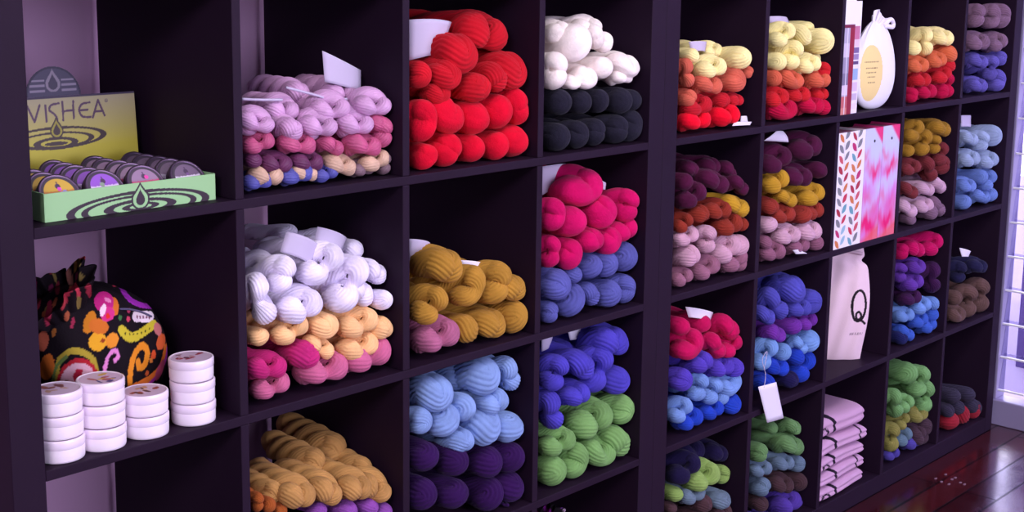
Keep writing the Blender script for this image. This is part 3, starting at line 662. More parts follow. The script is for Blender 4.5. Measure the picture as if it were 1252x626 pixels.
def drop(U, V, cx, cy, r, tip):
    """teardrop: round bottom of radius r at (cx, cy), point up at cy + tip"""
    body = np.hypot(U - cx, V - cy) < r
    t = np.clip((V - cy) / tip, 0, 1)
    return body | ((V >= cy) & (V <= cy + tip) & (np.abs(U - cx) < r * (1 - t) ** 1.15 * (1 + .25 * np.sin(t * PI))))

def slab(name, w, h, th, res, fn, mat, parent, M, z_axis_h=True):
    """a board w x h (x, z), thickness th behind it; its front carries the print fn(U, V) in metres"""
    nx, ny = max(2, int(w / res)), max(2, int(h / res))
    U, V = np.meshgrid(np.linspace(0, w, nx), np.linspace(0, h, ny), indexing='ij')
    C = fn(U, V)
    n = nx * ny
    front = np.stack([U, np.zeros_like(U), V], -1).reshape(-1, 3)
    idx = np.arange(n).reshape(nx, ny)
    f = np.stack([idx[:-1, :-1], idx[1:, :-1], idx[1:, 1:], idx[:-1, 1:]], -1).reshape(-1, 4).tolist()
    loop = list(idx[:, 0]) + list(idx[-1, 1:]) + list(idx[::-1, -1][1:]) + list(idx[0, ::-1][1:-1])
    back = front[loop] + np.array([0, th, 0])
    m = len(loop)
    for k in range(m):
        f.append([int(loop[(k + 1) % m]), int(loop[k]), n + k, n + (k + 1) % m])
    f.append([n + k for k in range(m)])
    me = bpy.data.meshes.new(name)
    me.from_pydata(np.vstack([front, back]).tolist(), [], f)
    cols = np.vstack([C.reshape(-1, 3), C.reshape(-1, 3)[loop]])
    colour_attr(me, cols)
    me.transform(M); me.update()
    return link(name, me, mat, parent)

M_card = mat_print('printed_card', .55, .4)
M_cloth = mat_print('printed_cloth', .85, .15, bump=.25, bscale=350)
M_paper = mat_basic('white_paper', (232, 226, 240), .75, .25)
M_paper2 = mat_basic('lavender_paper', (196, 186, 212), .75, .25)

# ------------------------------------------------------- counter display box
INK = (52, 38, 52)
bx = tag(empty('display_box', (.03, .025, 1.1034)), 'green counter display box with yellow printed lid and water-drop logo, full of small tins', 'display box')
BW, BD, BH = .285, .215, .0405
GREEN = (152, 200, 142)
def front_print(U, V):
    u, v = U * 1000, V * 1000
    C = np.empty(U.shape + (3,)); C[:] = lin(GREEN)
    for rx, ry, w in ((114, 22, 1.5), (92, 16.5, 1.2), (54, 9.5, 1.7), (26, 4.5, 1.3)):
        k = np.hypot((u - 153) / rx, (v - 5) / ry)
        paint(C, (np.abs(k - 1) * (ry * .55 + rx * .45 * np.abs(u - 153) / rx * .25) < w) , INK)
    paint(C, drop(u, v, 153, 15.5, 15.5, 27), INK)
    paint(C, drop(u, v, 153, 15.5, 12.6, 22), GREEN)
    paint(C, drop(u, v, 153, 14.5, 7.6, 17), INK)
    return C
def plain(rgb):
    return lambda U, V: np.broadcast_to(np.array(lin(rgb)), U.shape + (3,)).copy()
slab('front_panel', BW, BH, .0016, .0007, front_print, M_card, bx, Matrix.Identity(4))
M_green = mat_basic('green_card', GREEN, .6, .3)
M_yel = mat_basic('yellow_green_card', (182, 172, 66), .6, .3)
link('side_panel', bm_mesh(box_bm(0, .0016, .0016, BD, 0, BH + .0005), 's'), M_green, bx)
link('side_panel', bm_mesh(box_bm(BW - .0016, BW, .0016, BD, 0, BH + .0005), 's'), M_green, bx)
link('base_panel', bm_mesh(box_bm(.0016, BW - .0016, .0016, BD, 0, .0016), 's'), M_green, bx)
LETTERS = [[(-42,170),(-42,224),(-14,224)],[(-8,224),(12,172),(30,222)],[(-2,206),(24,205)],
 [(38,172),(58,226),(78,172)],[(96,174),(96,228)],[(140,170),(116,174),(108,190),(124,206),(132,224),(127,240)],
 [(152,166),(151,228)],[(188,166),(186,224)],[(151,198),(188,196)],[(243,174),(217,178),(206,198),(216,220),(243,223)],[(207,199),(234,198)],[(250,226),(272,168),(291,222)],[(257,207),(285,206)]]
def L2(p): return (142 + (p[0] - 125) * .52, 61 - (p[1] - 255) * .47)
def lid_print(U, V):
    u, v = U * 1000, V * 1000
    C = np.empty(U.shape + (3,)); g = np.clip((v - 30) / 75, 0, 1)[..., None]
    C[:] = np.array(lin((198, 186, 66))) * (1 - g) + np.array(lin((186, 176, 138))) * g  # ground goes from yellow low down to greyer tan at the top
    for i, s in enumerate(LETTERS):
        pts = [L2(p) for p in s]
        if len(s) > 4: pts = smooth_pts(pts)
        paint(C, seg_dist(u, v, pts) < 1.75, (96, 70, 96))
    cx, cy = L2((300, 171)); paint(C, np.abs(np.hypot(u - cx, v - cy) - 2.4) < .55, (110, 90, 110)); paint(C, np.hypot(u - cx, v - cy) < 1.0, (110, 90, 110))
    for x, y, rx, ry, w in ((125, 285, 82, 16, 1.5), (122, 292, 62, 11.5, 1.3), (122, 302, 33, 7.5, 1.7)):
        c = L2((x, y)); k = np.hypot((u - c[0]) / rx, (v - c[1]) / ry)
        paint(C, np.abs(k - 1) * (ry * .6 + np.abs(u - c[0]) * .15) < w, (74, 60, 62))
    c = L2((122, 304)); paint(C, np.hypot((u - c[0]) / 20, (v - c[1]) / 3.2) < 1, (74, 60, 62))
    c = L2((127, 262)); paint(C, drop(u, v, c[0], c[1], 11.5, 23), (74, 60, 62)); paint(C, drop(u, v, c[0], c[1], 9.2, 18), (170, 160, 70)); paint(C, drop(u, v, c[0], c[1] - .5, 6, 13), (74, 60, 62))
    paint(C, v > 109.5, (70, 58, 84))
    return C
LT = Matrix.Translation((0, BD, BH)) @ Matrix.Rotation(-.07, 4, 'X')
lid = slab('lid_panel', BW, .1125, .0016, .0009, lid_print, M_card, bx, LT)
def header(U, V):
    u, v = U * 1000 - 50, V * 1000
    C = np.empty(U.shape + (3,)); C[:] = lin((78, 72, 96))
    for y in (9, 17, 25):
        paint(C, (np.abs(v - y) < 1.6) & (np.abs(u) > 14) & (np.abs(u) < 40), (150, 138, 158))
    paint(C, np.abs(np.hypot(u, v) - 45) < 1.6, (54, 46, 70))
    paint(C, drop(u, v, 0, 19, 12.5, 24), (148, 136, 152)); paint(C, drop(u, v, 0, 18, 8, 17), (70, 62, 84))
    return C
hd = slab('round_header', .1, .05, .0016, .0009, header, M_card, bx, LT @ Matrix.Translation((.0925, -.0005, .1127)))
# trim the header to its half circle
bm = bmesh.new(); bm.from_mesh(hd.data)
inv = (LT @ Matrix.Translation((.0925, -.0005, .1127))).inverted()
bmesh.ops.delete(bm, geom=[v for v in bm.verts if ((inv @ v.co).x - .05) ** 2 + (inv @ v.co).z ** 2 > .047 ** 2], context='VERTS')
bm.to_mesh(hd.data); bm.free()
md = hd.modifiers.new('thickness', 'SOLIDIFY'); md.thickness = .0012
# twenty small tins standing in four rows
M_tin = mat_basic('brushed_tin', (104, 86, 112), .35, .5, metal=.8)
TR, TT = .0305, .016
tin_me = lathe_mesh('tin_body', [(0.001, 0), (TR - .001, 0), (TR, .001), (TR, .0085), (TR + .0008, .009), (TR + .0008, TT - .0012), (TR - .0006, TT), (TR - .003, TT), (TR - .0036, TT - .0008), (.001, TT - .0008)], 40)
tin_me.materials.append(M_tin)
def disc_mesh(name, r, fn, res=.0009, dome=.0):
    n = int(r / res); m = 56
    rr = np.linspace(0.0002, r, n); aa = np.arange(m) * 2 * PI / m
    R_, A_ = np.meshgrid(rr, aa, indexing='ij')
    X, Y = R_ * np.cos(A_), R_ * np.sin(A_)
    C = fn(X, Y)
    idx = np.arange(n * m).reshape(n, m)
    f = np.stack([idx[:-1], idx[1:], np.roll(idx[1:], -1, 1), np.roll(idx[:-1], -1, 1)], -1).reshape(-1, 4).tolist()
    me = bpy.data.meshes.new(name)
    me.from_pydata(np.stack([X, Y, dome * (1 - (R_ / r) ** 2)], -1).reshape(-1, 3).tolist(), [], f)
    me.polygons.foreach_set('use_smooth', [True] * len(me.polygons))
    colour_attr(me, C.reshape(-1, 3)); me.update()
    return me
def tin_label(main, band, seed):
    rnd = np.random.RandomState(seed)
    def fn(X, Y):
        x, y = X * 1000, Y * 1000
        C = np.empty(X.shape + (3,)); C[:] = lin(main)
        paint(C, np.abs(y + 4) < 7, band)
        paint(C, (np.abs(y + 2) < .8) & (np.abs(x) < 15) & (np.sin(x * 3.1) > -.4), (70, 50, 80))
        paint(C, (np.abs(y + 6) < .7) & (np.abs(x) < 11) & (np.sin(x * 4.3) > -.3), (70, 50, 80))
        paint(C, drop(x, y, 0, 10, 4, 8), (70, 50, 80))
        for _ in range(3):
            cx, cy = rnd.uniform(-14, 14, 2); paint(C, np.hypot(x - cx, y - cy) < rnd.uniform(2, 4), (rnd.randint(120, 250), rnd.randint(60, 200), rnd.randint(120, 240)))
        paint(C, np.hypot(x, y) > 22.5, (60, 48, 66))
        return C
    return fn
TIN = [('yellow', (206, 168, 60), (190, 120, 50)), ('purple', (146, 84, 196), (226, 206, 240)), ('pink-and-white', (150, 122, 152), (196, 66, 116)), ('white', (112, 92, 118), (226, 216, 236))]
M_label = mat_print('tin_label_print', .4, .5)
rowname = ('leftmost', 'second', 'third', 'rightmost'); depname = ('front', 'second', 'third', 'fourth', 'rear')
proto_tin = None
for c in range(4):
    lm = disc_mesh('tin_label', TR - .0034, tin_label(TIN[c][1], TIN[c][2], c)); lm.materials.append(M_label)
    for k in range(5):
        X = .03 + (.036, .106, .177, .248)[c]; Y = .025 + .032 + k * .0335; a = math.radians(52)
        cz = 1.103 + .0018 + (TR + .0008) * math.sin(a) + .001
        if proto_tin is None:
            t = empty('small_tin', (X, Y, cz)); proto_tin = t
            body = link('tin_body', tin_me, None, t); proto_body = body
        else:
            t = proto_tin.copy(); COL.objects.link(t); t.location = (X + random.uniform(-.002, .002), Y, cz)
            body = proto_body.copy(); COL.objects.link(body); body.parent = t
        t.name = 'small_tin'
        t.rotation_euler = (a, 0, random.uniform(-.06, .06))
        l = link('top_label', lm, None, t); l.location = (0, 0, TT - .0007)
        tag(t, f'small round tin with {TIN[c][0]} label, {depname[k]} in the {rowname[c]} row', 'tin', 'small tins in the display box')

# -------------------------------------------------------------- candle stacks
M_wax = mat_basic('white_wax', (250, 238, 250), .35, .5, coat=.2)
M_wax.node_tree.nodes['Principled BSDF'].inputs['Subsurface Weight'].default_value = .25
M_wax.node_tree.nodes['Principled BSDF'].inputs['Subsurface Radius'].default_value = (.012, .01, .012)
M_clid = mat_basic('clear_lid', (244, 230, 246), .25, .5, coat=.3)
CR, CH = .0348, .0345
body_me = lathe_mesh('candle_body', [(.001, 0), (CR - .0035, 0), (CR - .0012, .0012), (CR - .0006, .004), (CR - .0004, CH * .62), (CR - .0008, CH * .66), (.001, CH * .66)], 56)
lid_me = lathe_mesh('candle_lid', [(CR - .0008, CH * .60), (CR, CH * .61), (CR + .0004, CH * .63), (CR + .0004, CH - .0022), (CR - .0004, CH - .0006), (CR - .0016, CH), (CR - .003, CH), (CR - .0036, CH - .001), (.001, CH - .001)], 56, cap=False)
body_me.materials.append(M_wax); lid_me.materials.append(M_clid)
def candle_label(cols, seed):
    rnd = np.random.RandomState(seed)
    bl = [(rnd.uniform(-20, 20), rnd.uniform(-16, 16), rnd.uniform(4, 10), rnd.uniform(2, 5), rnd.uniform(0, 3)) for _ in range(9)]
    def fn(X, Y):
        x, y = X * 1000, Y * 1000
        C = np.empty(X.shape + (3,)); C[:] = lin((206, 184, 206))
        for i, (cx, cy, a, b, t) in enumerate(bl):
            xx = (x - cx) * math.cos(t) + (y - cy) * math.sin(t); yy = -(x - cx) * math.sin(t) + (y - cy) * math.cos(t)
            paint(C, (xx / a) ** 2 + (yy / b) ** 2 < 1, cols[i % len(cols)])
        return C
    return fn
M_cl = mat_print('candle_label_print', .4, .5)
stacks = [(76, 560, 3, ((150, 96, 84), (190, 150, 130), (120, 70, 80)), 'leftmost stack of three before the paisley pouch'), (130, 546, 3, ((52, 62, 130), (206, 168, 70), (170, 90, 100)), 'second stack from left, three high'),
          (186, 533, 2, ((150, 70, 60), (196, 150, 110), (90, 60, 70)), 'short stack of two candles'), (241, 516, 3, ((160, 40, 60), (110, 60, 80), (190, 150, 160)), 'stack of three by the upright')]
pc = None
for si, (px, py, n, cols, nm) in enumerate(stacks):
    b = at_z(px, py, .752); b.y = max(b.y, CR + .003)
    lm = disc_mesh('top_label', CR - .0042, candle_label(cols, 5 + si)); lm.materials.append(M_cl)
    for k in range(n):
        x, y, z = b.x + random.uniform(-.0015, .0015), b.y + random.uniform(0, .0015), .7522 + k * (CH + .0006)
        if pc is None:
            t = empty('candle', (x, y, z)); pc = (t, link('jar', body_me, None, t), link('lid', lid_me, None, t))
        else:
            t = pc[0].copy(); COL.objects.link(t); t.location = (x, y, z)
            for q in pc[1:]:
                d = q.copy(); COL.objects.link(d); d.parent = t
        t.name = 'candle'; t.rotation_euler = (0, 0, random.uniform(0, 6))
        l = link('top_label', lm, None, t); l.location = (0, 0, CH - .0008)
        pos = ('bottom', 'middle', 'top')[k] if n == 3 else ('bottom', 'top')[k]
        tag(t, f'white round candle, {pos} of the {nm}', 'candle', 'white candles in front of the paisley pouch')

# -------------------------------------------------------------- paisley pouch
def paisley(cx, cy, base):
    """print of the cloth; cx, cy run over the pouch front (about 0..700, downwards)"""
    C = np.empty(cx.shape + (3,)); C[:] = lin((20, 12, 20))
    D = lambda pts, w, c, s=True: paint(C, seg_dist(cx, cy, smooth_pts(pts) if s else pts) < w, c)
    O = lambda x, y, a, b, t, c: paint(C, (((cx - x) * math.cos(t) + (cy - y) * math.sin(t)) / a) ** 2 + ((-(cx - x) * math.sin(t) + (cy - y) * math.cos(t)) / b) ** 2 < 1, c)
    rr = np.random.RandomState(3)
    for _ in range(46):
        O(rr.uniform(-60, 300), rr.uniform(-90, 330), rr.uniform(5, 13), rr.uniform(10, 26), rr.uniform(-.6, .6), [(150, 40, 60), (120, 60, 50), (170, 90, 60), (110, 30, 70), (130, 110, 60)][rr.randint(5)])
    D([(130, 470), (150, 405), (215, 385), (290, 420), (310, 470)], 11, (170, 150, 50)); D([(110, 500), (130, 430), (180, 400)], 8, (96, 120, 60))
    O(225, 505, 98, 92, .2, (176, 34, 48)); O(225, 507, 84, 78, .2, (222, 176, 190)); O(228, 470, 24, 18, -.7, (190, 36, 66)); O(205, 535, 40, 13, -.35, (150, 30, 60)); O(255, 500, 12, 26, .3, (200, 80, 96)); O(180, 490, 16, 8, .5, (120, 60, 50)); O(265, 540, 20, 8, -.4, (196, 60, 80))
    O(290, 300, 26, 40, .5, (196, 120, 30)); O(322, 372, 40, 32, .25, (228, 166, 40)); O(388, 378, 30, 26, -.3, (222, 140, 44)); O(404, 262, 20, 34, -.2, (206, 108, 40)); O(330, 320, 46, 26, .3, (204, 110, 40))
    O(358, 240, 46, 36, .4, (186, 36, 120)); O(372, 285, 32, 26, 0, (206, 50, 130)); O(352, 268, 13, 22, .4, (240, 214, 226)); O(372, 292, 10, 10, 0, (220, 50, 40)); O(376, 236, 18, 7, .5, (226, 130, 180)); O(345, 372, 10, 8, 0, (150, 60, 30))
    D([(438, 158), (446, 205), (478, 246), (530, 274), (582, 284)], 10, (156, 44, 170))
    D([(505, 312), (570, 322)], 20, (232, 214, 226), False)
    for k in range(5): O(508 + k * 15, 314 + k * 2.5, 4, 6, 0, (120, 60, 90))
    D([(432, 348), (470, 380), (520, 376), (585, 352)], 17, (196, 180, 50))
    for k in range(7): O(450 + k * 19, 364 + 10 * math.sin(k * .5), 4, 4, 0, (60, 60, 20))
    D([(336, 560), (344, 490), (366, 432), (398, 414), (412, 436), (396, 448)], 8, (218, 132, 196))
    D([(462, 560), (468, 490), (492, 440), (528, 418), (550, 446), (536, 486), (508, 492), (504, 470)], 12, (222, 136, 36))
    D([(360, 520), (390, 512), (425, 522)], 10, (216, 170, 50)); O(420, 520, 12, 20, 0, (220, 180, 60))
    D([(648, 440), (618, 505), (560, 540), (480, 556)], 12, (214, 110, 40)); D([(660, 420), (640, 490), (590, 540), (520, 575)], 6, (170, 50, 160))
    O(620, 420, 22, 30, .4, (206, 90, 46)); O(606, 372, 18, 26, -.5, (190, 110, 110)); O(610, 520, 16, 40, .6, (180, 70, 110)); O(580, 460, 12, 16, 0, (210, 80, 40))
    for x, y, c in ((410, 181, (210, 60, 90)), (476, 174, (190, 50, 80)), (520, 196, (190, 190, 60)), (570, 197, (220, 220, 220)), (545, 215, (120, 60, 150)), (557, 238, (220, 190, 220)), (470, 286, (190, 60, 100)), (466, 316, (190, 60, 90)), (428, 306, (60, 110, 60)), (566, 478, (200, 120, 50)), (545, 520, (180, 80, 40))): O(x, y, 9, 9, 0, c)
    O(80, 330, 26, 34, .2, (190, 96, 70)); O(92, 420, 34, 44, .3, (206, 110, 40)); O(110, 240, 14, 44, .2, (150, 40, 66)); O(205, 130, 14, 34, -.3, (130, 80, 70)); O(180, 220, 8, 26, .4, (160, 50, 60)); O(240, 180, 8, 30, -.4, (196, 60, 80)); O(270, 60, 24, 18, .2, (190, 70, 80)); O(150, 160, 10, 24, 0, (120, 30, 50)); O(235, 90, 8, 22, .1, (170, 120, 60)); O(130, 310, 10, 16, .3, (150, 90, 40)); O(215, 290, 8, 20, .3, (150, 40, 70))
    return C
def pouch(name, centre, size, off, label, seed, neck):
    """gathered drawstring pouch: lumpy body, frilled neck, cord"""
    root = tag(empty(name, (centre[0], centre[1], centre[2])), label, 'pouch')
    rx, ry, hz = size
    nu, nv = 300, 190
    a = np.linspace(0, 2 * PI, nu, endpoint=False); b = np.linspace(-PI / 2 + .02, PI / 2 - .02, nv)
    A, B = np.meshgrid(a, b, indexing='ij')
    e = .78
    cb = np.abs(np.cos(B)) ** np.where(B > 0, .92, e)
    lump = 1 + .05 * np.sin(2 * A + seed) * np.cos(B) + .035 * np.sin(3 * A + 2.2 * B + seed) + .02 * np.sin(7 * A - 3 * B) + .012 * np.sin(11 * A + 5 * B)
    # creases running up to the neck
    lump -= .035 * np.clip((B - .2), 0, 2) * np.abs(np.sin(9 * A + seed))
    X = rx * cb * np.cos(A) * lump; Y = ry * cb * np.sin(A) * lump
    Z = hz / 2 * (1 + np.sign(np.sin(B)) * np.abs(np.sin(B)) ** .9)
    Z = np.maximum(Z + .006 * np.sin(4 * A) * np.cos(B), .0004)
    X = X + neck[3] * .75 * (Z / hz) ** 2
    def cols(X, Y, Z):
        # straight print mapping across the front of the cloth
        wx, wy, wz = X + off[0], Y + off[1], Z + off[2]
        xp = wx - (wy - .1) * .579; zp = wz + (wy - .1) * .323
        u = (xp - .055) / .262 * 700 + 78; v = ((1.006 - zp) / .236 * 640 + 20) * .801 + 110.7
        return paisley(u, v, 0)
    def surf(nm, X, Y, Z, closed_caps):
        n1, n2 = X.shape
        idx = np.arange(n1 * n2).reshape(n1, n2)
        f = np.stack([idx[:, :-1], np.roll(idx, -1, 0)[:, :-1], np.roll(idx, -1, 0)[:, 1:], idx[:, 1:]], -1).reshape(-1, 4).tolist()
        if closed_caps: f += [idx[::-1, 0].tolist(), idx[:, -1].tolist()]
        me = bpy.data.meshes.new(nm)
        me.from_pydata(np.stack([X, Y, Z], -1).reshape(-1, 3).tolist(), [], f)
        me.polygons.foreach_set('use_smooth', [True] * len(me.polygons))
        colour_attr(me, cols(X, Y, Z).reshape(-1, 3)); me.update()
        return link(nm, me, M_cloth, root)
    surf('body', X, Y, Z, True)
    # frill above the drawstring, flaring and rippled
    nu2, nv2 = 260, 26
    a = np.linspace(0, 2 * PI, nu2, endpoint=False); t = np.linspace(0, 1, nv2)
    A, T = np.meshgrid(a, t, indexing='ij')
    R = .026 + .044 * T ** 1.2 + .008 * T * np.sin(9 * A + seed) + .006 * T * np.sin(17 * A)
    d = Vector(neck[:3]).normalized()
    s = Vector((0, 1, 0)); w = d.cross(s).normalized(); s = w.cross(d)
    base = np.array((neck[3], -.015, hz * .68))
    H = .008 + .074 * T + .009 * T * np.sin(4 * A + 2)
    P = base + H[..., None] * np.array(d) + (R * np.cos(A))[..., None] * np.array(w) + (R * .7 * np.sin(A))[..., None] * np.array(s)
    fr = surf('frill', P[..., 0], P[..., 1], P[..., 2], False)
    md = fr.modifiers.new('thickness', 'SOLIDIFY'); md.thickness = .0012
    pts = [Vector(base) + d * .012 + w * (.0285 * math.cos(k * PI / 12)) + s * (.022 * math.sin(k * PI / 12)) for k in range(24)]
    link('drawstring', tube_mesh('cord', pts, .0022, 8, closed=True), mat_basic('cord_' + name, (84, 78, 108), .8, .2), root)
    pts = [Vector(base) + d * .012 + Vector((.028 + .012 * k, -.03 - .004 * k, .022 - .0011 * (k - 3) ** 2)) for k in range(8)]
    link('cord_end', tube_mesh('cord', [Vector(p) for p in smooth3(pts)], .0017, 8), bpy.data.materials['cord_' + name], root)
    return root
def smooth3(pts, n=5):
    P = [pts[0]] + list(pts) + [pts[-1]]; out = []
    for i in range(1, len(P) - 2):
        a, b, c, d = P[i - 1:i + 3]
        for k in range(n):
            t = k / n
            out.append(.5 * (2 * b + (c - a) * t + (2 * a - 5 * b + 4 * c - d) * t * t + (3 * b - a - 3 * c + d) * t ** 3))
    return out + [pts[-1]]
pouch('paisley_pouch', (.195, .165, .752), (.112, .082, .222), (.195, .165, .752), 'black drawstring pouch with bright paisley and flower print behind the candles', 1.0, (-.038, -.012, .075, -.066))
pouch('paisley_pouch', (1.19, .13, .0505), (.10, .08, .235), (.195, .165, .70), 'dark cloth pouch with pink and white print, barely showing at the bottom edge', 2.3, (-.012, -.01, .08, -.012))

# -------------------------------------------------- things in the fourth column
# two books standing at the left of the cubby
def book(name, x0, x1, y0, d, h, fn, label, cat, z0=1.103):
    r = tag(empty(name, (x0, y0, z0 + .0003)), label, cat)
    slab('spine', x1 - x0, h, .002, .0012, fn, M_card, r, Matrix.Identity(4))
    cov = mat_basic(name + '_cover', (206, 196, 214), .45, .5)
    link('front_cover', bm_mesh(box_bm(0, .0022, .002, d, 0, h, .0006), 'c'), cov, r)
    link('back_cover', bm_mesh(box_bm(x1 - x0 - .0022, x1 - x0, .002, d, 0, h, .0006), 'c'), cov, r)
    link('pages', bm_mesh(box_bm(.0022, x1 - x0 - .0022, .002, d - .004, .004, h - .004), 'c'), M_paper, r)
    return r
def spine_a(U, V):
    w = U.max(); u = U / w; v = V / V.max()
    C = np.empty(U.shape + (3,)); C[:] = lin((176, 170, 192))
    paint(C, (v < .62) & (v > .50), (206, 196, 216)); paint(C, (v < .50) & (v > .36), (150, 144, 170)); paint(C, (v < .36) & (v > .26), (122, 116, 142)); paint(C, (v < .26) & (v > .17), (214, 200, 220)); paint(C, (v < .16), (190, 96, 100)); paint(C, (v < .06), (206, 130, 120))
    paint(C, np.abs(u - .36) < .03, (226, 222, 234))
    paint(C, u > .58, (146, 26, 52)); paint(C, (v > .755) & (v < .785), (120, 24, 60)); paint(C, v >= .785, (240, 238, 246))
    return C
def spine_b(U, V):
    u = U / U.max(); v = V / V.max()
    C = np.empty(U.shape + (3,)); C[:] = lin((232, 226, 240))
    for a, b, c in ((.66, .78, (196, 116, 150)), (.60, .66, (226, 200, 214)), (.54, .59, (120, 96, 150)), (.48, .53, (150, 130, 176)), (.44, .47, (88, 62, 110)), (.30, .40, (150, 176, 214)), (.20, .28, (214, 190, 224)), (.12, .18, (196, 180, 206)), (.04, .09, (226, 214, 234))):
        paint(C, (v > a) & (v < b) & (u < .85), c)
    paint(C, (v > .785), (240, 238, 246))
    return C
book('stitch_book', 2.1925, 2.247, .004, .21, .292, spine_a, 'book with grey and dark red spine and white top, left of the white pouch', 'book')
book('pattern_booklet', 2.248, 2.281, .006, .20, .287, spine_b, 'slim booklet with a multicoloured picture strip, between the book and white pouch', 'booklet')

def white_pouch():
    cx, cy, z0, hz, rx, ry = 2.416, .036, 1.1034, .232, .104, .031
    root = tag(empty('white_pouch', (cx, cy, z0)), 'white egg-shaped fabric pouch with a yellow oval label and gathered top', 'pouch')
    nu, nv = 200, 160
    a = np.linspace(0, 2 * PI, nu, endpoint=False); t = np.linspace(0, 1, nv)
    A, T = np.meshgrid(a, t, indexing='ij')
    prof = np.sqrt(np.clip(1 - ((T - .40) / np.where(T < .40, .405, .62)) ** 2, 0, 1))
    prof = np.where(T > .40, prof ** 1.15, prof ** .8)
    prof = np.maximum(prof, .16 * (T > .5)) + .008
    fold = 1 - .09 * np.clip((T - .62) / .38, 0, 1) * np.abs(np.sin(6 * A + .5)) - .02 * np.sin(3 * A + 4 * T)
    X = rx * prof * np.cos(A) * fold; Y = ry * prof * np.sin(A) * fold; Z = hz * T
    C = np.empty(X.shape + (3,)); C[:] = lin((240, 238, 248))
    ex, ez = X + .052, Z - .098
    front = np.sin(A) < 0
    m = (np.hypot(ex / .044, ez / .074) < 1) & front
    paint(C, m, (240, 216, 150))
    for k, zz in enumerate((.030, .014, .002, -.010, -.024)):
        paint(C, m & (np.abs(ez - zz) < .0016) & (np.abs(ex + .004) < .026 - .003 * k) & (np.sin(X * 900 + k) > -.5), (150, 120, 90))
    idx = np.arange(nu * nv).reshape(nu, nv)
    f = np.stack([idx[:, :-1], np.roll(idx, -1, 0)[:, :-1], np.roll(idx, -1, 0)[:, 1:], idx[:, 1:]], -1).reshape(-1, 4).tolist() + [idx[::-1, 0].tolist(), idx[:, -1].tolist()]
    me = bpy.data.meshes.new('body'); me.from_pydata(np.stack([X, Y, Z], -1).reshape(-1, 3).tolist(), [], f)
    me.polygons.foreach_set('use_smooth', [True] * len(me.polygons)); colour_attr(me, C.reshape(-1, 3)); me.update()
    link('body', me, M_cloth, root)
    nu2, nv2 = 160, 18
    a = np.linspace(0, 2 * PI, nu2, endpoint=False); t = np.linspace(0, 1, nv2); A, T = np.meshgrid(a, t, indexing='ij')
    R = .016 + .013 * T + .006 * T * np.sin(7 * A) + .004 * T * np.sin(13 * A)
    P = np.stack([R * np.cos(A) * 1.25 + .03 * T ** 1.4 + .006, R * .62 * np.sin(A), hz - .014 + .030 * T + .006 * T * np.sin(4 * A + 1) - .022 * T * (np.cos(A) + .6)], -1)
    idx = np.arange(nu2 * nv2).reshape(nu2, nv2)
    f = np.stack([idx[:, :-1], np.roll(idx, -1, 0)[:, :-1], np.roll(idx, -1, 0)[:, 1:], idx[:, 1:]], -1).reshape(-1, 4).tolist()
    me = bpy.data.meshes.new('frill'); me.from_pydata(P.reshape(-1, 3).tolist(), [], f); me.polygons.foreach_set('use_smooth', [True] * len(me.polygons)); me.update()
    m = mat_basic('white_cotton', (238, 232, 246), .85, .15, bump=.2, bscale=300)
    fr = link('frill', me, m, root); md = fr.modifiers.new('thickness', 'SOLIDIFY'); md.thickness = .0014
    link('tie', tube_mesh('tie', [(.006 + .0215 * math.cos(k * PI / 10), .0115 * math.sin(k * PI / 10), hz - .012) for k in range(20)], .0026, 8, closed=True), m, root)
    link('bow', tube_mesh('bow', smooth3([Vector(p) for p in ((.02, -.012, hz - .012), (.045, -.016, hz + .004), (.066, -.014, hz - .006), (.06, -.016, hz - .016), (.036, -.016, hz - .014), (.022, -.012, hz - .013))], 6), .0062, 10), m, root)
white_pouch()

# magazine files
rnd = random.Random(4)
LEAFCOL = [(196, 52, 76), (186, 40, 104), (104, 158, 172), (206, 120, 66), (126, 126, 132), (170, 40, 60), (150, 186, 204), (200, 84, 96)]
leafspec = []
for vine in (.034, .100):
    for k in range(11):
        for sgn in (-1, 1):
            leafspec.append((vine + sgn * .0145, .012 + k * .0278 + (.008 if sgn > 0 else 0), sgn, rnd.choice(LEAFCOL), rnd.random()))
def leaf_print(U, V):
    C = np.empty(U.shape + (3,)); C[:] = lin((238, 234, 240))
    for x, z, s, c, q in leafspec:
        t = s * (.75 + .3 * (q - .5)); dx, dz = U - x, V - z
        a = dx * math.cos(t) + dz * math.sin(t) if s > 0 else dx * math.cos(-t) - dz * math.sin(-t)
        a = dx * s * math.cos(.8) + dz * math.sin(.8); b = -dx * s * math.sin(.8) + dz * math.cos(.8)
        w = .0065 + .002 * q
        paint(C, np.abs(b) < w * np.clip(1 - (a / .0165) ** 2, 0, 1), c)
    for vine in (.034, .100):
        paint(C, np.abs(U - vine - .002 * np.sin(V * 90)) < .0007, (196, 190, 196))
    return C
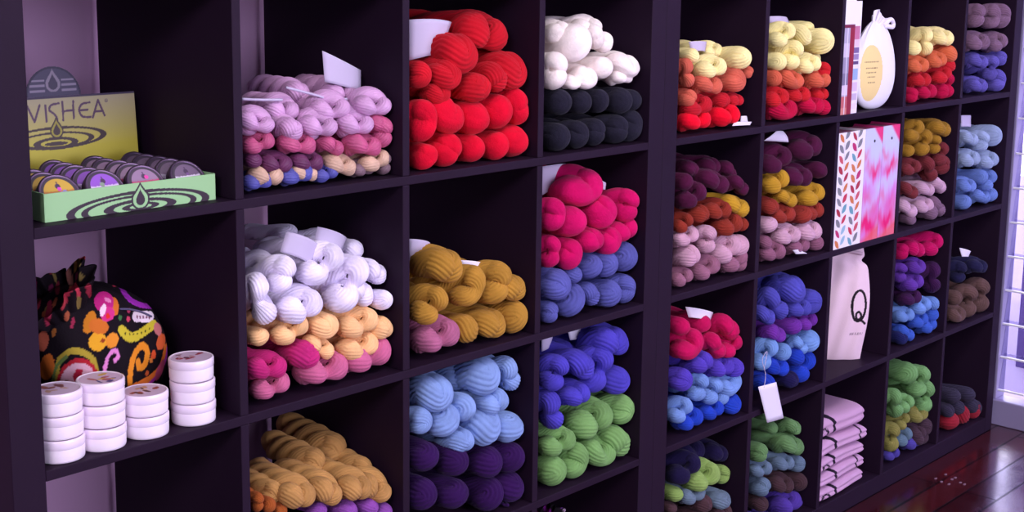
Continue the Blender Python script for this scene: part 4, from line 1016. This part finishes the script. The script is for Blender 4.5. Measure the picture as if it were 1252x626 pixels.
def tie_dye(seed):
    def fn(U, V):
        u, t = U / .0925, 1 - V / .304          # t runs down from the top
        s = seed
        wu = u + .10 * np.sin(9 * t + s) + .06 * np.sin(23 * t + 5 * u + s) + .03 * np.sin(41 * t - 9 * u)
        wt = t + .03 * np.sin(7 * u + s) + .018 * np.sin(19 * u + 11 * t + 2 * s) + .01 * np.sin(37 * u - 21 * t)
        G = lambda x, y, a, b: np.exp(-(((wu - x) / a) ** 2 + ((wt - y) / b) ** 2))
        hot = .95 * G(.55, .37, .38, .055) + .55 * G(.1, .25, .25, .05) + .5 * G(.2, .62, .3, .06) + 1.1 * G(.45, .86, .6, .09) + .5 * G(.8, .70, .3, .06) + .95 * np.clip((u - 1.0 + (.17 - t) * 3.4) * 7, 0, 1) * (t < .17)
        pink = np.clip((wt - .22) * 5, 0, 1) * (.62 + .25 * np.sin(13 * wt + 4 * wu + s)) - .5 * G(.2, .47, .3, .05) - .35 * G(.85, .52, .25, .06)
        k1 = np.clip(pink, 0, 1)[..., None]; k2 = np.clip(hot, 0, 1)[..., None]
        C = np.array(lin((200, 204, 238))) * (1 - k1) + np.array(lin((216, 118, 206))) * k1
        C = C * (1 - k2) + np.array(lin((230, 16, 112))) * k2
        m = np.clip((t - .90 + .12 * (u - .5)) * 16, 0, 1)[..., None] * .8
        return C * (1 - m) + np.array(lin((232, 78, 76))) * m
    return fn
def magazine_file(x0, x1, fn, label, rim, eyelet):
    y0, z0, d, h = .0035, .7523, .245, .304
    w = x1 - x0
    r = tag(empty('magazine_file', (x0, y0, z0)), label, 'magazine file')
    slab('front_panel', w, h, .0022, .0011, fn, M_card, r, Matrix.Identity(4))
    inner = mat_basic('file_card_' + str(int(x0 * 1000)), rim, .6, .3)
    for xx in (0, w - .0022):
        bm = bmesh.new()
        pr = [(.0022, 0), (d, 0), (d, h * .42), (d * .62, h * .62), (d * .35, h), (.0022, h)]
        vs = [[bm.verts.new((xx + k, y, z)) for y, z in pr] for k in (0, .0022)]
        bm.faces.new(vs[0][::-1]); bm.faces.new(vs[1])
        for k in range(len(pr)): bm.faces.new((vs[0][k], vs[0][(k + 1) % 6], vs[1][(k + 1) % 6], vs[1][k]))
        link('side_panel', bm_mesh(bm, 'p'), inner, r)
    link('base_panel', bm_mesh(box_bm(.0022, w - .0022, .0022, d, 0, .0022), 'p'), inner, r)
    link('back_panel', bm_mesh(box_bm(.0022, w - .0022, d - .0022, d, .0022, h * .42), 'p'), inner, r)
    link('papers', bm_mesh(box_bm(.006, w - .006, .004, d * .33, .003, h - .006), 'p'), mat_basic('file_papers_' + str(int(x0 * 1000)), (196, 120, 150), .8, .2), r)
    if eyelet:
        me = lathe_mesh('eyelet', [(.0022, 0), (.0036, .0002), (.0042, .0008), (.0036, .0014), (.0022, .0014)], 20, cap=False)
        e = link('eyelet', me, mat_basic('dark_eyelet_' + str(int(x0 * 1000)), (70, 60, 84), .4, .5, metal=.6), r)
        e.rotation_euler = (PI / 2, 0, 0); e.location = (w * .52, .0002, h * .885)
        h2 = lathe_mesh('hole', [(.0001, 0), (.0023, 0), (.0023, .0004), (.0001, .0004)], 20)
        e = link('finger_hole', h2, mat_basic('hole_dark_' + str(int(x0 * 1000)), (20, 14, 24), .9, .1), r); e.rotation_euler = (PI / 2, 0, 0); e.location = (w * .52, .0002, h * .885)
    return r
magazine_file(2.1925, 2.334, leaf_print, 'white magazine file with colourful leaf vines, beside the pink files', (232, 226, 236), False)
magazine_file(2.3355, 2.4285, tie_dye(.4), 'pink tie-dye magazine file touching the leaf-patterned file', (214, 60, 130), True)
magazine_file(2.430, 2.5235, tie_dye(2.2), 'pink tie-dye magazine file beside the mustard pile', (214, 60, 130), True)

# canvas bag with a Q
def q_strokes():
    el = [(212 + 38 * math.sin(t), 318 - 79 * math.cos(t)) for t in np.linspace(.0, 2 * PI - .25, 40)]
    tail = smooth_pts([(178, 345), (190, 385), (212, 395), (228, 372), (216, 350), (200, 358), (205, 385), (232, 396), (250, 412)])
    return el, tail
def q_bag():
    w, h, th = .168, .316, .052
    Bc = Vector((2.446, .022)); dirn = Vector((-.057, .060)).normalized()
    nrm = Vector((-dirn.y, -dirn.x)); nrm = Vector((-.725, -.688)).normalized()
    org = Vector((Bc.x + dirn.x * w / 2 + .0, Bc.y + dirn.y * w / 2 + .02, .4014))
    ang = math.atan2(-dirn.y, -dirn.x)
    root = tag(empty('canvas_bag', org, ang), 'plump natural canvas bag printed with a large black Q', 'bag')
    nu, nv = 150, 220
    u = np.linspace(-1, 1, nu); v = np.linspace(0, 1, nv); U, V = np.meshgrid(u, v, indexing='ij')
    half = w / 2 * (1 + .21 * np.sin(np.clip(V, 0, 1) * PI * 1.0) ** 1.3 - .10 * np.clip((V - .8) / .2, 0, 1) + .0 * V)
    notch = .012 * np.exp(-((V - .885) / .03) ** 2)
    X = U * (half - notch)
    prof = (1 - np.abs(U) ** 2.6) ** .6 * (np.sin(np.clip(V * .96 + .04, 0, 1) * PI) ** .45) * (1 - .35 * V)
    wrin = .004 * np.sin(7 * U + 5 * V * 3) * np.clip(V - .55, 0, 1) + .003 * np.sin(30 * V + 4 * U) * np.clip((V - .7) * 3, 0, 1) + .002 * np.sin(12 * U - 9 * V)
    F = -(th * .62 * prof + wrin * prof * 1.6) ; Bk = th * .5 * prof
    Z = h * V
    sc = 1.0
    C = np.empty(U.shape + (3,)); C[:] = lin((234, 206, 218))
    # print coordinates: millimetres on the canvas mapped to the drawing of the letter
    cx = 212 + (X - .067) / .0415 * 76; cy = 318 - (Z - .156) / .087 * 158
    el, tail = q_strokes()
    paint(C, seg_dist(cx, cy, el) < 6.5, (34, 26, 34)); paint(C, seg_dist(cx, cy, tail) < 6, (34, 26, 34))
    paint(C, (np.abs(cy - 462) < 7) & (np.abs(cx - 205) < 36) & (np.sin(cx * 1.1) > -.35) & (np.sin(cx * .47 + 1) > -.8), (150, 124, 138))
    fr = np.stack([X, F, Z], -1).reshape(-1, 3); bk = np.stack([X, Bk, Z], -1).reshape(-1, 3)
    n = nu * nv; idx = np.arange(n).reshape(nu, nv)
    f = np.stack([idx[:-1, :-1], idx[1:, :-1], idx[1:, 1:], idx[:-1, 1:]], -1).reshape(-1, 4)
    me = bpy.data.meshes.new('body'); me.from_pydata(np.vstack([fr, bk]).tolist(), [], f.tolist() + (f[:, ::-1] + n).tolist())
    bm = bmesh.new(); bm.from_mesh(me)
    cl = np.vstack([C.reshape(-1, 3), np.broadcast_to(lin((234, 206, 218)), (n, 3))]); bm.free()
    colour_attr(me, cl); me.polygons.foreach_set('use_smooth', [True] * len(me.polygons)); me.update()
    bm = bmesh.new(); bm.from_mesh(me); bmesh.ops.remove_doubles(bm, verts=bm.verts[:], dist=.0002)
    lp = [e for e in bm.edges if e.is_boundary]
    if lp: bmesh.ops.holes_fill(bm, edges=lp, sides=0)
    bm.to_mesh(me); bm.free()
    link('body', me, M_cloth, root)
    m = mat_basic('canvas_strap', (214, 184, 198), .85, .15, bump=.2, bscale=300)
    # fold of the closed top and the loose strap end at the foot
    link('top_hem', tube_mesh('hem', [Vector((x, -.008 - .004 * math.sin(x * 40), h - .006 - .012 * (x / .08) ** 2)) for x in np.linspace(-.066, .070, 14)], .005, 8), m, root)
    link('strap_end', tube_mesh('strap', smooth3([Vector(p) for p in ((-.06, -.02, .012), (-.05, -.045, .006), (-.075, -.055, .006), (-.04, -.058, .006))], 5), .0035, 8), m, root)
q_bag()

# folded tote bags
def tote(k, x0, x1, y0, z0, t, d, seed):
    """cotton folded over: thick soft slab whose front edge is the round fold"""
    rnd = np.random.RandomState(seed)
    nx, na = 90, 60
    xs = np.linspace(x0, x1, nx); a = np.linspace(0, 2 * PI, na, endpoint=False)
    Xg, A = np.meshgrid(xs, a, indexing='ij')
    e = .35
    cy = np.sign(np.cos(A)) * np.abs(np.cos(A)) ** e; cz = np.sign(np.sin(A)) * np.abs(np.sin(A)) ** .75
    u = (Xg - x0) / (x1 - x0)
    endr = np.clip(np.minimum(u, 1 - u) / .04, 0, 1) ** .5 * .35 + .65
    Y = y0 + d / 2 + d / 2 * cy + .004 * np.sin(u * 5 + seed) 
    th = t / 2 * endr
    Z = z0 + t / 2 + th * cz * (1 - .10 * np.cos(A) * 0) + .0025 * np.sin(u * 6 + seed) * (cz > 0)
    # crease between the two layers of the fold on its front
    fr = np.clip(-np.cos(A), 0, 1) ** 8
    Y = Y + .006 * fr * np.exp(-((Z - z0 - t / 2) / (t * .10)) ** 2)
    C = np.empty(Xg.shape + (3,)); C[:] = lin((196, 156, 188))
    front = np.cos(A) < -.2
    sx, sz = Xg - x0 - .042, Z - z0 - t * .45
    m = front & (np.abs(np.hypot(sx / .046, sz / (t * .60)) - 1) < .14) & (sx > -.03)
    paint(C, m, (34, 26, 40))
    if k % 2 == 0: paint(C, front & (np.abs(np.hypot((sx + .004) / .018, (sz + t * .2) / (t * .25)) - 1) < .25), (34, 26, 40))
    if k in (1, 3): paint(C, front & (np.abs(sx - .165 - .4 * np.abs(sz)) < .0040), (34, 26, 40))
    idx = np.arange(nx * na).reshape(nx, na)
    f = np.stack([idx[:-1], idx[1:], np.roll(idx[1:], -1, 1), np.roll(idx[:-1], -1, 1)], -1).reshape(-1, 4).tolist() + [idx[0].tolist(), idx[-1][::-1].tolist()]
    me = bpy.data.meshes.new('folded_tote_bag'); me.from_pydata(np.stack([Xg, Y, Z], -1).reshape(-1, 3).tolist(), [], f)
    me.polygons.foreach_set('use_smooth', [True] * len(me.polygons)); colour_attr(me, C.reshape(-1, 3)); me.update()
    o = link('folded_tote_bag', me, M_cloth)
    tag(o, f'folded pale pink cotton tote bag with black print, {("lowest", "second from bottom", "middle one", "second from top", "topmost")[k]} of the stack', 'tote bag', 'folded tote bags in the bottom row')
z = .0503
for k, t in enumerate((.042, .042, .043, .047, .062)):
    tote(k, 2.196 + .004 * (k % 2), 2.440 + (.003, .006, -.002, .004, -.004)[k], .006 + (.0, .002, .004, .002, .008)[k], z, t, .23, 3 + k)
    z += t - .001

# --------------------------------------------------------- paper bands and tags
def child_keep(o, parent):
    o.parent = parent; o.matrix_parent_inverse = parent.matrix_basis.inverted()
def near_skein(pile, cname, p):
    c = SKEINS[(pile, cname)]
    return min(c, key=lambda t: (t[1] - p).length)[0]
def paper(name, quad, Y, mat, bulge=.006, pile=None, cname=None, label=None):
    """a slightly curled slip of paper between four measured corners (each may have its own depth)"""
    P = [at_y(q[0], q[1], q[2] if len(q) > 2 else Y) for q in quad]
    n = 8
    bm = bmesh.new(); g = []
    for i in range(n + 1):
        row = []
        for j in range(n + 1):
            s, t = i / n, j / n
            p = P[0] * (1 - s) * (1 - t) + P[1] * s * (1 - t) + P[2] * s * t + P[3] * (1 - s) * t
            p = p + Vector((0, -1, .3)) * bulge * (4 * s * (1 - s))
            row.append(bm.verts.new(p))
        g.append(row)
    for i in range(n):
        for j in range(n):
            bm.faces.new((g[i][j], g[i + 1][j], g[i + 1][j + 1], g[i][j + 1]))
    me = bm_mesh(bm, name, True)
    o = link(name, me, mat)
    md = o.modifiers.new('thickness', 'SOLIDIFY'); md.thickness = .0007; md.offset = 0
    if pile:
        child_keep(o, near_skein(pile, cname, sum(P, Vector()) / 4))
    if label: o['label'] = label
    return o
BANDS = [
 ('2B', 'white', [(350, 283), (390, 300), (380, 326), (342, 308)], .06, M_paper2, .012), ('2B', 'white', [(388, 277), (424, 291), (418, 306), (384, 294)], .08, M_paper2, .010),
 ('3A', 'crimson', [(500, 24), (552, 27), (538, 66), (500, 74)], .075, M_paper2, .012),
 ('3B', 'mustard', [(500, 292), (526, 297), (518, 314), (500, 322)], .10, M_paper2, .01), ('3B', 'mustard', [(562, 318), (592, 322), (594, 333), (566, 334)], .07, M_paper, .008),
 ('4B', 'magenta', [(660, 204), (692, 200), (686, 222), (660, 240)], .115, M_paper2, .01), ('4B', 'magenta', [(728, 219), (741, 224), (740, 232), (728, 232)], .06, M_paper2, .004),
 ('4C', 'royal blue', [(662, 411), (677, 408), (672, 424), (662, 430)], .11, M_paper2, .006), ('4C', 'royal blue', [(694, 404), (710, 401), (711, 414), (697, 416)], .10, M_paper, .005),
 ('5A', 'pale yellow', [(842, 51), (864, 51), (862, 63), (845, 63)], .07, M_paper2, .006), ('5A', 'scarlet', [(898, 149, .016), (919, 149, .016), (917, 153, .010), (895, 154, .010)], .012, M_paper, .002), ('5A', 'scarlet', [(906, 142), (913, 142), (915, 152), (905, 152)], .028, M_paper, .003),
 ('6A', 'pale yellow', [(940, 20), (962, 21), (968, 34), (940, 38)], .08, M_paper2, .006),
 ('6B', 'plum', [(934, 172), (950, 159), (957, 160), (964, 174)], .03, M_paper, .004),
 ('6B', 'mauve', [(969, 306), (976, 305), (987, 310), (973, 311)], .014, M_paper, .003),
 ('5C', 'raspberry', [(838, 375), (872, 382), (868, 393), (842, 388)], .055, M_paper, .008),
 ('9B', 'pale blue', [(1175, 141), (1187, 141), (1187, 155), (1175, 155)], .06, M_paper2, .003),
 ('9C', 'navy', [(1173, 303), (1187, 307), (1184, 314), (1176, 314)], .04, M_paper, .003),
]
for pile, cname, quad, Y, m, bu in BANDS:
    paper('paper_band', quad, Y, m, bu, pile, cname)
# the white hang tag over the shelf edge and its string
sk = near_skein('6C', 'royal blue', at_y(934, 467, .034))
tg = paper('hang_tag', [(927, 473), (949, 467), (958, 511), (938, 517)], -.012, M_paper, .002)
child_keep(tg, sk); tg['label'] = 'white paper hang tag'
pts = smooth3([at_y(934, 474, -.014), at_y(936, 458, -.008), at_y(932, 440, .0), at_y(938, 430, .004), at_y(934, 452, .0)], 5)
st = link('tag_string', tube_mesh('string', pts, .0008, 6), M_paper2); child_keep(st, sk)
# the price card standing in the lilac pile
pc_ = paper('price_card', [(394, 62), (441, 86), (441, 112), (397, 100)], .085, M_paper2, .002)
tag(pc_, 'pale lavender card standing among the lilac skeins', 'card')
for a in ([(296, 121), (318, 122), (345, 122)], [(350, 107), (385, 116), (402, 121), (424, 121)]):
    o = link('yarn_tie', tube_mesh('tie', smooth3([at_y(x, y, .06) for x, y in a], 5), .0022, 8), M_paper2)
    child_keep(o, near_skein('2A', 'lilac', at_y(a[1][0], a[1][1], .05)))
# fluff on the floor in front of the shelves
bm = bmesh.new()
rr = random.Random(9)
for px, py in ((1151, 589), (1156, 580), (1164, 586), (1168, 584), (1174, 590), (1179, 592), (1144, 585), (1160, 592)):
    c = at_z(px, py, .001)
    b2 = bmesh.new(); bmesh.ops.create_icosphere(b2, subdivisions=2, radius=1)
    for v in b2.verts:
        v.co = Vector((v.co.x * .007 + rr.uniform(-.001, .001), v.co.y * .004 + rr.uniform(-.001, .001), max(0, v.co.z * .002 + .001))) + Vector((c.x, c.y, 0))
    t_ = bpy.data.meshes.new('t'); b2.to_mesh(t_); b2.free(); bm.from_mesh(t_); bpy.data.meshes.remove(t_)
tag(link('lint', bm_mesh(bm, 'lint', True), mat_basic('lint_grey', (120, 96, 110), .9, .1)), 'bits of pale lint scattered on the dark wood floor', 'lint', kind='stuff')
# ------------------------------------------------------- outside the window
tag(link('exterior_ground', bm_mesh(box_bm(3.40, 9, -6, 3, -.06, -.02), 'g'), mat_basic('pavement', (150, 140, 160), .9, .2)), kind='structure')
tag(link('exterior_wall', bm_mesh(box_bm(4.1, 4.2, -6, .264, -.02, .56), 'g'), mat_basic('purple_grey_render', (84, 70, 118), .9, .2)), kind='structure')
tag(link('exterior_facade', bm_mesh(box_bm(5.0, 5.2, -6, .60, -.02, 3.6), 'g'), mat_basic('pale_lavender_render', (150, 140, 182), .9, .2)), kind='structure')
# ---------------------------------------------------------------- lighting
wd = bpy.data.worlds.new('world'); SC.world = wd; wd.use_nodes = True
bg = wd.node_tree.nodes['Background']
bg.inputs['Color'].default_value = (.78, .75, 1.0, 1); bg.inputs['Strength'].default_value = 5.2
# front wall with the shop window that lets the daylight in
FX0, FX1, FZ0, FZ1 = -.9, 3.2, .75, 2.6
bm = bmesh.new()
box_bm(-4.08, FX0, -4.6, -4.5, 0, 2.8, bm=bm); box_bm(FX1, 3.38, -4.6, -4.5, 0, 2.8, bm=bm)
box_bm(FX0, FX1, -4.6, -4.5, 0, FZ0, bm=bm); box_bm(FX0, FX1, -4.6, -4.5, FZ1, 2.8, bm=bm)
tag(link('wall_front', bm_mesh(bm, 'w'), M_wall), kind='structure')
def area(name, loc, target, sx, sy, power, rgb, portal=False):
    l = bpy.data.lights.new(name, 'AREA'); l.shape = 'RECTANGLE'; l.size = sx; l.size_y = sy; l.energy = power; l.color = rgb
    l.cycles.is_portal = portal
    o = bpy.data.objects.new(name, l); COL.objects.link(o); o.location = loc
    o.rotation_euler = (Vector(target) - Vector(loc)).to_track_quat('-Z', 'Y').to_euler()
    return o
area('overhead_light', (1.2, -1.5, 2.74), (1.2, -.9, 0), 1.8, .5, 22, (1, .93, .96))
area('overhead_light', (-2.6, -2.2, 2.72), (.6, .2, .9), 1.4, .6, 62, (.98, .88, 1))  # added unseen fill from the left, lifts the dark cubby interiors
area('shop_window_portal', ((FX0 + FX1) / 2, -4.55, (FZ0 + FZ1) / 2), ((FX0 + FX1) / 2, 0, (FZ0 + FZ1) / 2), FX1 - FX0, FZ1 - FZ0, 1, (1, 1, 1), True)
area('window_portal', (3.365, (WY0 + WY1) / 2, (WZ0 + WZ1) / 2), (0, (WY0 + WY1) / 2, (WZ0 + WZ1) / 2), WY1 - WY0, WZ1 - WZ0, 1, (1, 1, 1), True)
SC.view_settings.view_transform = 'Standard'; SC.view_settings.look = 'None'; SC.view_settings.gamma = 1
SC.view_settings.exposure = .5
SC.view_settings.use_curve_mapping = False
